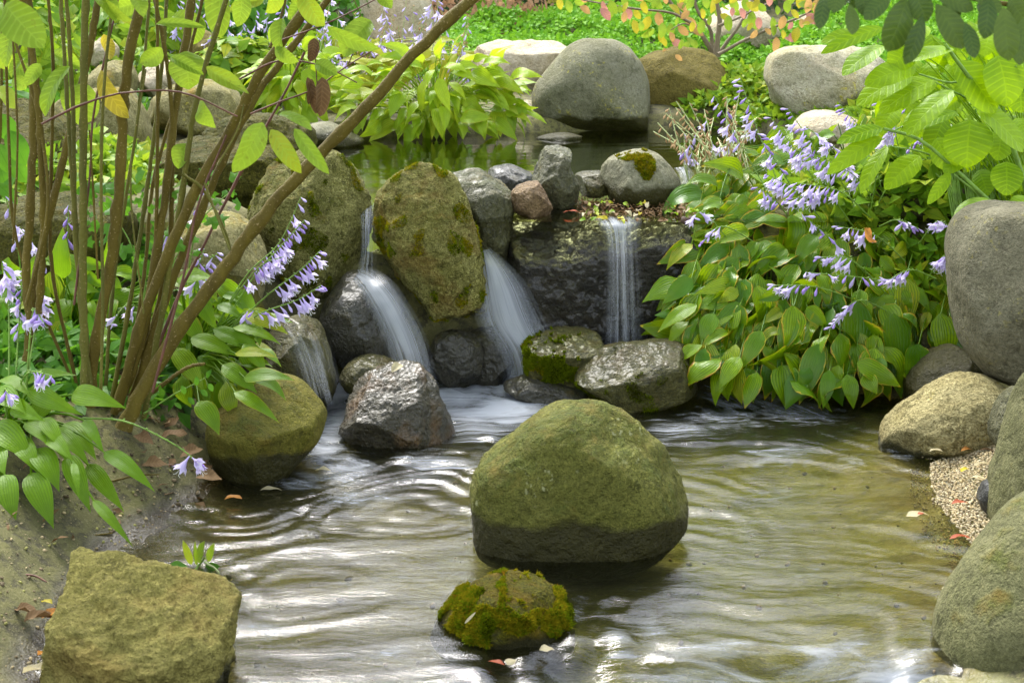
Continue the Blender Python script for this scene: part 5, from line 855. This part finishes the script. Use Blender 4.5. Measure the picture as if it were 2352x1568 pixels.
for a, lab in [((1.6, 15.5, 4.2, 2.1, 6500), "unseen slender leafy tree behind the bushes right of the middle"), ((4.6, 15.0, 4.8, 2.3, 7000), "unseen broad leafy tree behind the bushes at the right"), ((7.4, 14.2, 5.4, 2.3, 4600), "unseen leafy tree beyond the back right corner"),
        ((-2.2, 16.0, 4.0, 2.1, 6500), "unseen low leafy tree behind the bushes left of the middle"), ((-5.8, 15.5, 4.3, 2.2, 6000), "unseen leafy tree beyond the back left corner"), ((9.6, 11.0, 5.4, 2.2, 3600), "unseen leafy tree at the far right of the garden"), ((-8.0, 10.5, 5.2, 2.2, 3600), "unseen leafy tree at the far left of the garden")]:
    reflection_tree(lab, *a, seed=90+int(a[0]*10) % 50)
# ------------------------------------------------------------------ small things: gravel, litter, fallen leaves
def pebbles(name, label, x, y, z, size, mats, seed, cat="gravel"):
    rs = np.random.RandomState(seed); v0, f0 = ico(1); n = len(x); nv = len(v0); V = []; F = []
    for i in range(n):
        s = size*(.5+rs.rand()**2*1.2); R_ = np.linalg.qr(rs.normal(size=(3, 3)))[0]; p = (v0*np.array([1, .8, .55])*s)@R_.T*np.array([1, 1, .8]); V.append(p+np.array([x[i], y[i], z[i]+s*.25])); F.append(f0+i*nv)
    V = np.concatenate(V); F = np.concatenate(F); o0 = V.mean(0); me = mesh_np(name, V-o0, F); 
    for m in mats: me.materials.append(m)
    me.polygons.foreach_set("material_index", np.repeat(rs.randint(0, len(mats), n), len(f0)).astype(np.int32)); o = obj(name, me, None, None, tuple(o0)); return tag(o, label, cat, kind="stuff")
G1 = plain_mat("gravel_tan", (.42, .33, .17), .8); G2 = plain_mat("gravel_cream", (.50, .43, .27), .8); G3 = plain_mat("gravel_brown", (.20, .15, .08), .8); G4 = plain_mat("gravel_grey", (.30, .29, .26), .8)
rs = np.random.RandomState(61)
pp = [at_z(u, v, .01) for u, v in [(2135,1066),(2200,1040),(2300,1020),(2340,1080),(2290,1200),(2290,1280),(2230,1250),(2170,1180),(2140,1120)]]; x, y = scatter([(p.x, p.y) for p in pp], 6500, rs)
pebbles("gravel", "spit of coarse tan gravel between the tan rock and the right edge rock", x, y, np.maximum(gz(x, y), .008)+.004, .0034, [G1, G2, G1, G1, G3, G2], 62)
cx_, cy_ = np.mean([p.x for p in pp]), np.mean([p.y for p in pp]); x, y = scatter([(cx_+(p.x-cx_)*1.35-.02, cy_+(p.y-cy_)*1.25) for p in pp], 2600, rs); pebbles("gravel", "thin scatter of grit running from the gravel spit into the shallow water", x, y, gz(x, y)+.002, .0034, [G1, G3, G1, G2], 69)
x, y = scatter([(-1.25, 2.6), (-1.03, 2.75), (-1.06, 3.4), (-.9, 3.75), (-1.0, 3.95), (-1.4, 3.6)], 420, rs); pebbles("gravel", "scattered small pebbles and husks on the earth bank", x, y, gz(x, y), .0045, [G3, G1, plain_mat("husk_olive", (.25, .24, .06), .7)], 63)
x, y = scatter([(-.9, 2.7), (.9, 2.7), (1.15, 3.4), (1.2, 4.3), (.8, 4.6), (-.6, 4.2), (-.9, 3.5)], 160, rs); pebbles("gravel", "pebbles lying on the bed of the stream", x, y, gz(x, y), .008, [G3, plain_mat("bed_pebble", (.07, .055, .02), .8)], 64)
def flat_leaf(name, label, u, v, L, W, mat, z=None, Y=None, ang=0.0, nh=(0, 0, 1), cat="leaf", group=None, shape='oval', bow=.15, fold=.2, ripple=.2):
    c = np.array(tuple(at_z(u, v, z) if z is not None else at_y(u, v, Y))); a = math.radians(ang); d = np.array([math.cos(a), math.sin(a), 0])*L/2; d = d-np.array(nh)*np.dot(d, nh)
    V, F, UV = leaf_arr(c-d, c+d, np.array(nh, float), W, bow=bow, fold=fold, ripple=ripple, shape=shape, ns=6, nw=4); return tag(obj(name, mesh_np(name, V-c, F, UV), mat, None, tuple(c)), label, cat, group)
L_RED = autumn_mat("red_fallen_leaf", (.42, .10, .04)); L_ORG = autumn_mat("orange_fallen_leaf", (.55, .24, .05)); L_PALE = autumn_mat("pale_fallen_leaf", (.55, .48, .28)); L_YLW = autumn_mat("yellow_fallen_leaf", (.60, .50, .04))
flat_leaf("fallen_leaf", "dry pale curled leaf on top of the wet rusty rock", 912, 846, .055, .028, L_PALE, Y=4.30, ang=60, nh=(.2,-.4,.9), fold=.6)
flat_leaf("fallen_leaf", "rusty brown leaf at the tip of the earth bank by the water", 536, 1146, .05, .025, L_ORG, z=.015, ang=5, fold=.5)
flat_leaf("fallen_leaf", "pale brown leaf floating below the rounded olive boulder", 622, 1126, .065, .022, L_PALE, z=.006, ang=2)
flat_leaf("fallen_leaf", "pale leaf in the foam right of the rounded olive boulder", 742, 1080, .05, .022, L_PALE, z=.012, ang=-5)
flat_leaf("fallen_leaf", "round tan leaf floating right in front of the mossy rock", 1256, 1492, .034, .026, L_PALE, z=.008, ang=0, shape='round')
flat_leaf("fallen_leaf", "round pale leaf touching the red leaf in front of the mossy rock", 1174, 1520, .03, .026, L_PALE, z=.010, ang=60, shape='round')
flat_leaf("fallen_leaf", "red leaf half sunk in front of the mossy rock", 1140, 1522, .04, .014, L_RED, z=.008, ang=-25)
flat_leaf("fallen_leaf", "pale floating leaf with a red mark near the gravel spit", 2108, 1184, .065, .035, L_PALE, z=.010, ang=5); flat_leaf("fallen_leaf", "small dark red scrap lying on the floating pale leaf", 2116, 1180, .022, .014, L_RED, z=.022, ang=5)
flat_leaf("fallen_leaf", "small white leaf floating by the near right boulder", 2182, 1352, .04, .018, L_PALE, z=.008, ang=-10)
for i, (u, v, m, w, a) in enumerate([(2220,1034,L_ORG,"orange leaf against the tan rock at the top of the gravel",20),(2268,1036,L_DRY,"brown leaf at the top of the gravel beside the right edge rock",-20),(2256,1068,L_PALE,"pinkish pale leaf in the middle of the gravel",10),(2216,1080,L_YLW,"thin yellow leaf on the gravel",40),(2204,1156,L_RED,"dark red leaf low on the gravel spit",10),(2206,1236,L_RED,"small red leaf at the wet edge of the gravel",0),(2252,1282,L_ORG,"orange leaf beside the near right boulder",20),(2248,1100,L_PALE,"small pale leaf on the gravel below the pinkish one",-30),(2292,1128,L_ORG,"orange leaf stuck upright against the small black stone",80),(2150,1036,L_PALE,"pale leaf at the lower rim of the tan rock",0)]):
    flat_leaf("fallen_leaf", w, u, v, .04+.008*(i % 3), .02, m, z=.055, ang=a, fold=.35)
flat_leaf("fallen_leaf", "yellow leaf lying on the earth bank beside the tan block", 108, 1384, .03, .016, L_YLW, z=.05, ang=-20, fold=.6)
for i, (u, v, m, w, a) in enumerate([(60,1410,L_DRY,"brown curled leaf at the left of the leaf pile by the tan block",-30),(92,1424,L_DRY,"dark brown leaf in the middle of the pile by the tan block",10),(130,1420,L_ORG,"rust red rolled leaf on the pile by the tan block",-5),(140,1448,L_DRY,"brown leaf at the bottom of the pile by the tan block",-25),(120,1508,L_ORG,"thin orange needle-like leaf on the wet earth by the tan block",-15),(90,1545,L_PALE,"pale brown leaf at the bottom left corner",0)]):
    flat_leaf("fallen_leaf", w, u, v, .07, .03, m, z=.045, ang=a, fold=.9, ripple=.4)
for i, (u, v, m, w, a) in enumerate([(356,1068,L_DRY,"large flat brown leaf under the shrub's foot",10),(480,1098,L_DRY,"crumpled brown leaf against the rounded olive boulder",0),(440,1040,L_DRY,"dead brown leaf in the shade left of the rounded olive boulder",40),(330,1010,L_DRY,"dead leaf between the lowest shrub stems",-30),(400,1000,L_DRY,"dead leaf just above the flower hanging over the bank",20)]):
    flat_leaf("fallen_leaf", w, u, v, .075, .036, m, Y=3.9-.1*(v > 1050), ang=a, nh=(.1,-.35,.93), fold=.3, ripple=.4)
# litter on the slab
for i in range(58):
    rs_ = random.Random(i+70); u = rs_.uniform(1330, 1600); v = rs_.uniform(462, 512); m = rs_.choice([L_DRY, L_COVER, L_YLW, L_DRY, L_PALE, L_COVER])
    flat_leaf("leaf_litter", "small wet leaf scrap in the litter on the black slab", u, v, rs_.uniform(.02, .05), rs_.uniform(.012, .022), m, z=.592+rs_.uniform(0, .02), ang=rs_.uniform(0, 360), nh=(rs_.uniform(-.5, .5), rs_.uniform(-.6, .2), .8), group="leaf litter on the black slab", fold=.4, ripple=.4)
rs = np.random.RandomState(66); n = 700; uu = rs.uniform(1320, 1600, n); vv = rs.uniform(455, 500, n); q = np.array([tuple(at_z(a, b, .588)) for a, b in zip(uu, vv)]); q[:, 2] += rs.rand(n)*.018
tag(leaf_mass("plant_debris", q, rs.normal(size=(n, 3))+np.array([0, 0, .6]), .022, L_DRY, None, seed=3, wratio=.25), "mat of wet brown plant debris on the slab below the round grey boulder", "debris", kind="stuff")
flat_leaf("fallen_leaf", "pink and red leaf lying in the film of water on the slab", 1312, 488, .06, .022, L_RED, z=.592, ang=5); flat_leaf("fallen_leaf", "orange maple leaf caught in the hosta leaves near the boulder", 1995, 540, .07, .06, L_ORG, Y=4.82, ang=80, nh=(.2,-.9,.2), shape='round', ripple=.5)
flat_leaf("fallen_leaf", "rusty dead leaf deep in the hosta leaves left of the pale flowers", 1800, 762, .05, .04, L_DRY, Y=4.78, ang=10, nh=(0,-.9,.3), ripple=.5)
for i, (u, v, lab) in enumerate([(1572, 506, "left of two small dark cones on the slab"), (1588, 505, "right of two small dark cones on the slab")]):
    c = at_z(u, v, .605); v0, f0 = ico(2); p = v0*(.014+.004*noise3(v0*5+i))[:, None]; tag(obj("pine_cone", mesh_np("pine_cone", p, f0), plain_mat("cone_brown", (.06, .035, .02), .8), None, tuple(c)), lab, "cone")
# sprig growing in the water
cw = at_z(440, 1320, 0); SP = thing("water_sprig", "small leafy sprig rooted in the water behind the tan block", "plant", tuple(cw))
for (u0, v0, u1, v1, w) in [(430,1300,385,1302,26),(440,1296,420,1240,18),(452,1298,448,1242,10),(462,1300,470,1242,30),(478,1290,492,1246,18),(470,1306,505,1300,24),(450,1310,480,1326,22),(440,1312,400,1320,22),(480,1312,505,1330,12)]:
    px_leaf(SP, L_SHRUB if v1 < 1260 else L_IVY, u0, v0, u1, v1, w, 3.38, -.02, shape='oval', ns=6, nw=4)
stem_part(SP, [cw, at_y(455, 1300, 3.38), at_y(470, 1280, 3.36)], .004, .002, M_SCAPE, n=8, sides=5); stem_part(SP, [at_y(470, 1290, 3.36), at_y(500, 1310, 3.34), at_y(508, 1340, 3.33)], .003, .002, M_SCAPE_PALE, n=8, sides=5)
flat_leaf("fallen_stalk", "thin pale stalk lying on the moss of the small rock", 1080, 1418, .05, .006, L_PALE, Y=2.94, ang=60, nh=(0,-.8,.6), cat="stalk", bow=.05)

for i, (u, v, L_, a, w) in enumerate([(300,1100,.16,20,"thin dark twig lying on the earth below the shrub's foot"),(380,1075,.12,-15,"short brown twig beside the large flat brown leaf"),(200,1240,.14,35,"slender twig on the earth bank under the foreground hosta"),(60,1330,.12,-20,"crooked twig at the left edge of the earth bank"),(430,1120,.10,5,"short twig at the water's edge near the rounded olive boulder")]):
    c = at_z(u, v, float(gz([at_z(u, v, .08).x], [at_z(u, v, .08).y])[0])+.006); d = Vector((math.cos(math.radians(a)), math.sin(math.radians(a)), .05))*L_/2
    V, F = tube_np(spline([tuple(c-d), tuple(c+Vector((.01, .012, .006))), tuple(c+d)], 8), np.linspace(.004, .0018, 8), 5); tag(obj("fallen_twig", mesh_np("fallen_twig", V-np.array(tuple(c)), F), M_TWIG if i % 2 else M_BARK, None, tuple(c)), w, "twig")

x, y = scatter([(-1.7, 3.5), (-1.15, 3.55), (-.86, 3.85), (-.85, 4.15), (-1.2, 4.3), (-1.9, 4.2)], 500, rs); pebbles("soil_crumbs", "dark soil crumbs under the shrub's foot", x, y, gz(x, y), .006, [G3, plain_mat("dark_soil", (.05, .035, .015), .9), plain_mat("damp_soil", (.09, .065, .03), .9)], 67, "soil")
x, y = scatter([(-1.7, 3.4), (-1.2, 3.3), (-.86, 3.85), (-.85, 4.15), (-1.2, 4.3), (-1.9, 4.2)], 110, rs); tag(leaf_mass("leaf_litter", np.stack([x, y, gz(x, y)+.006], -1), rs.normal(size=(len(x), 3))*.35+np.array([0, -.2, 1]), .05, L_DRY, None, seed=68, wratio=.5, droop=0), "brown leaf litter scattered under the shrub on the left bank", "litter", kind="stuff")
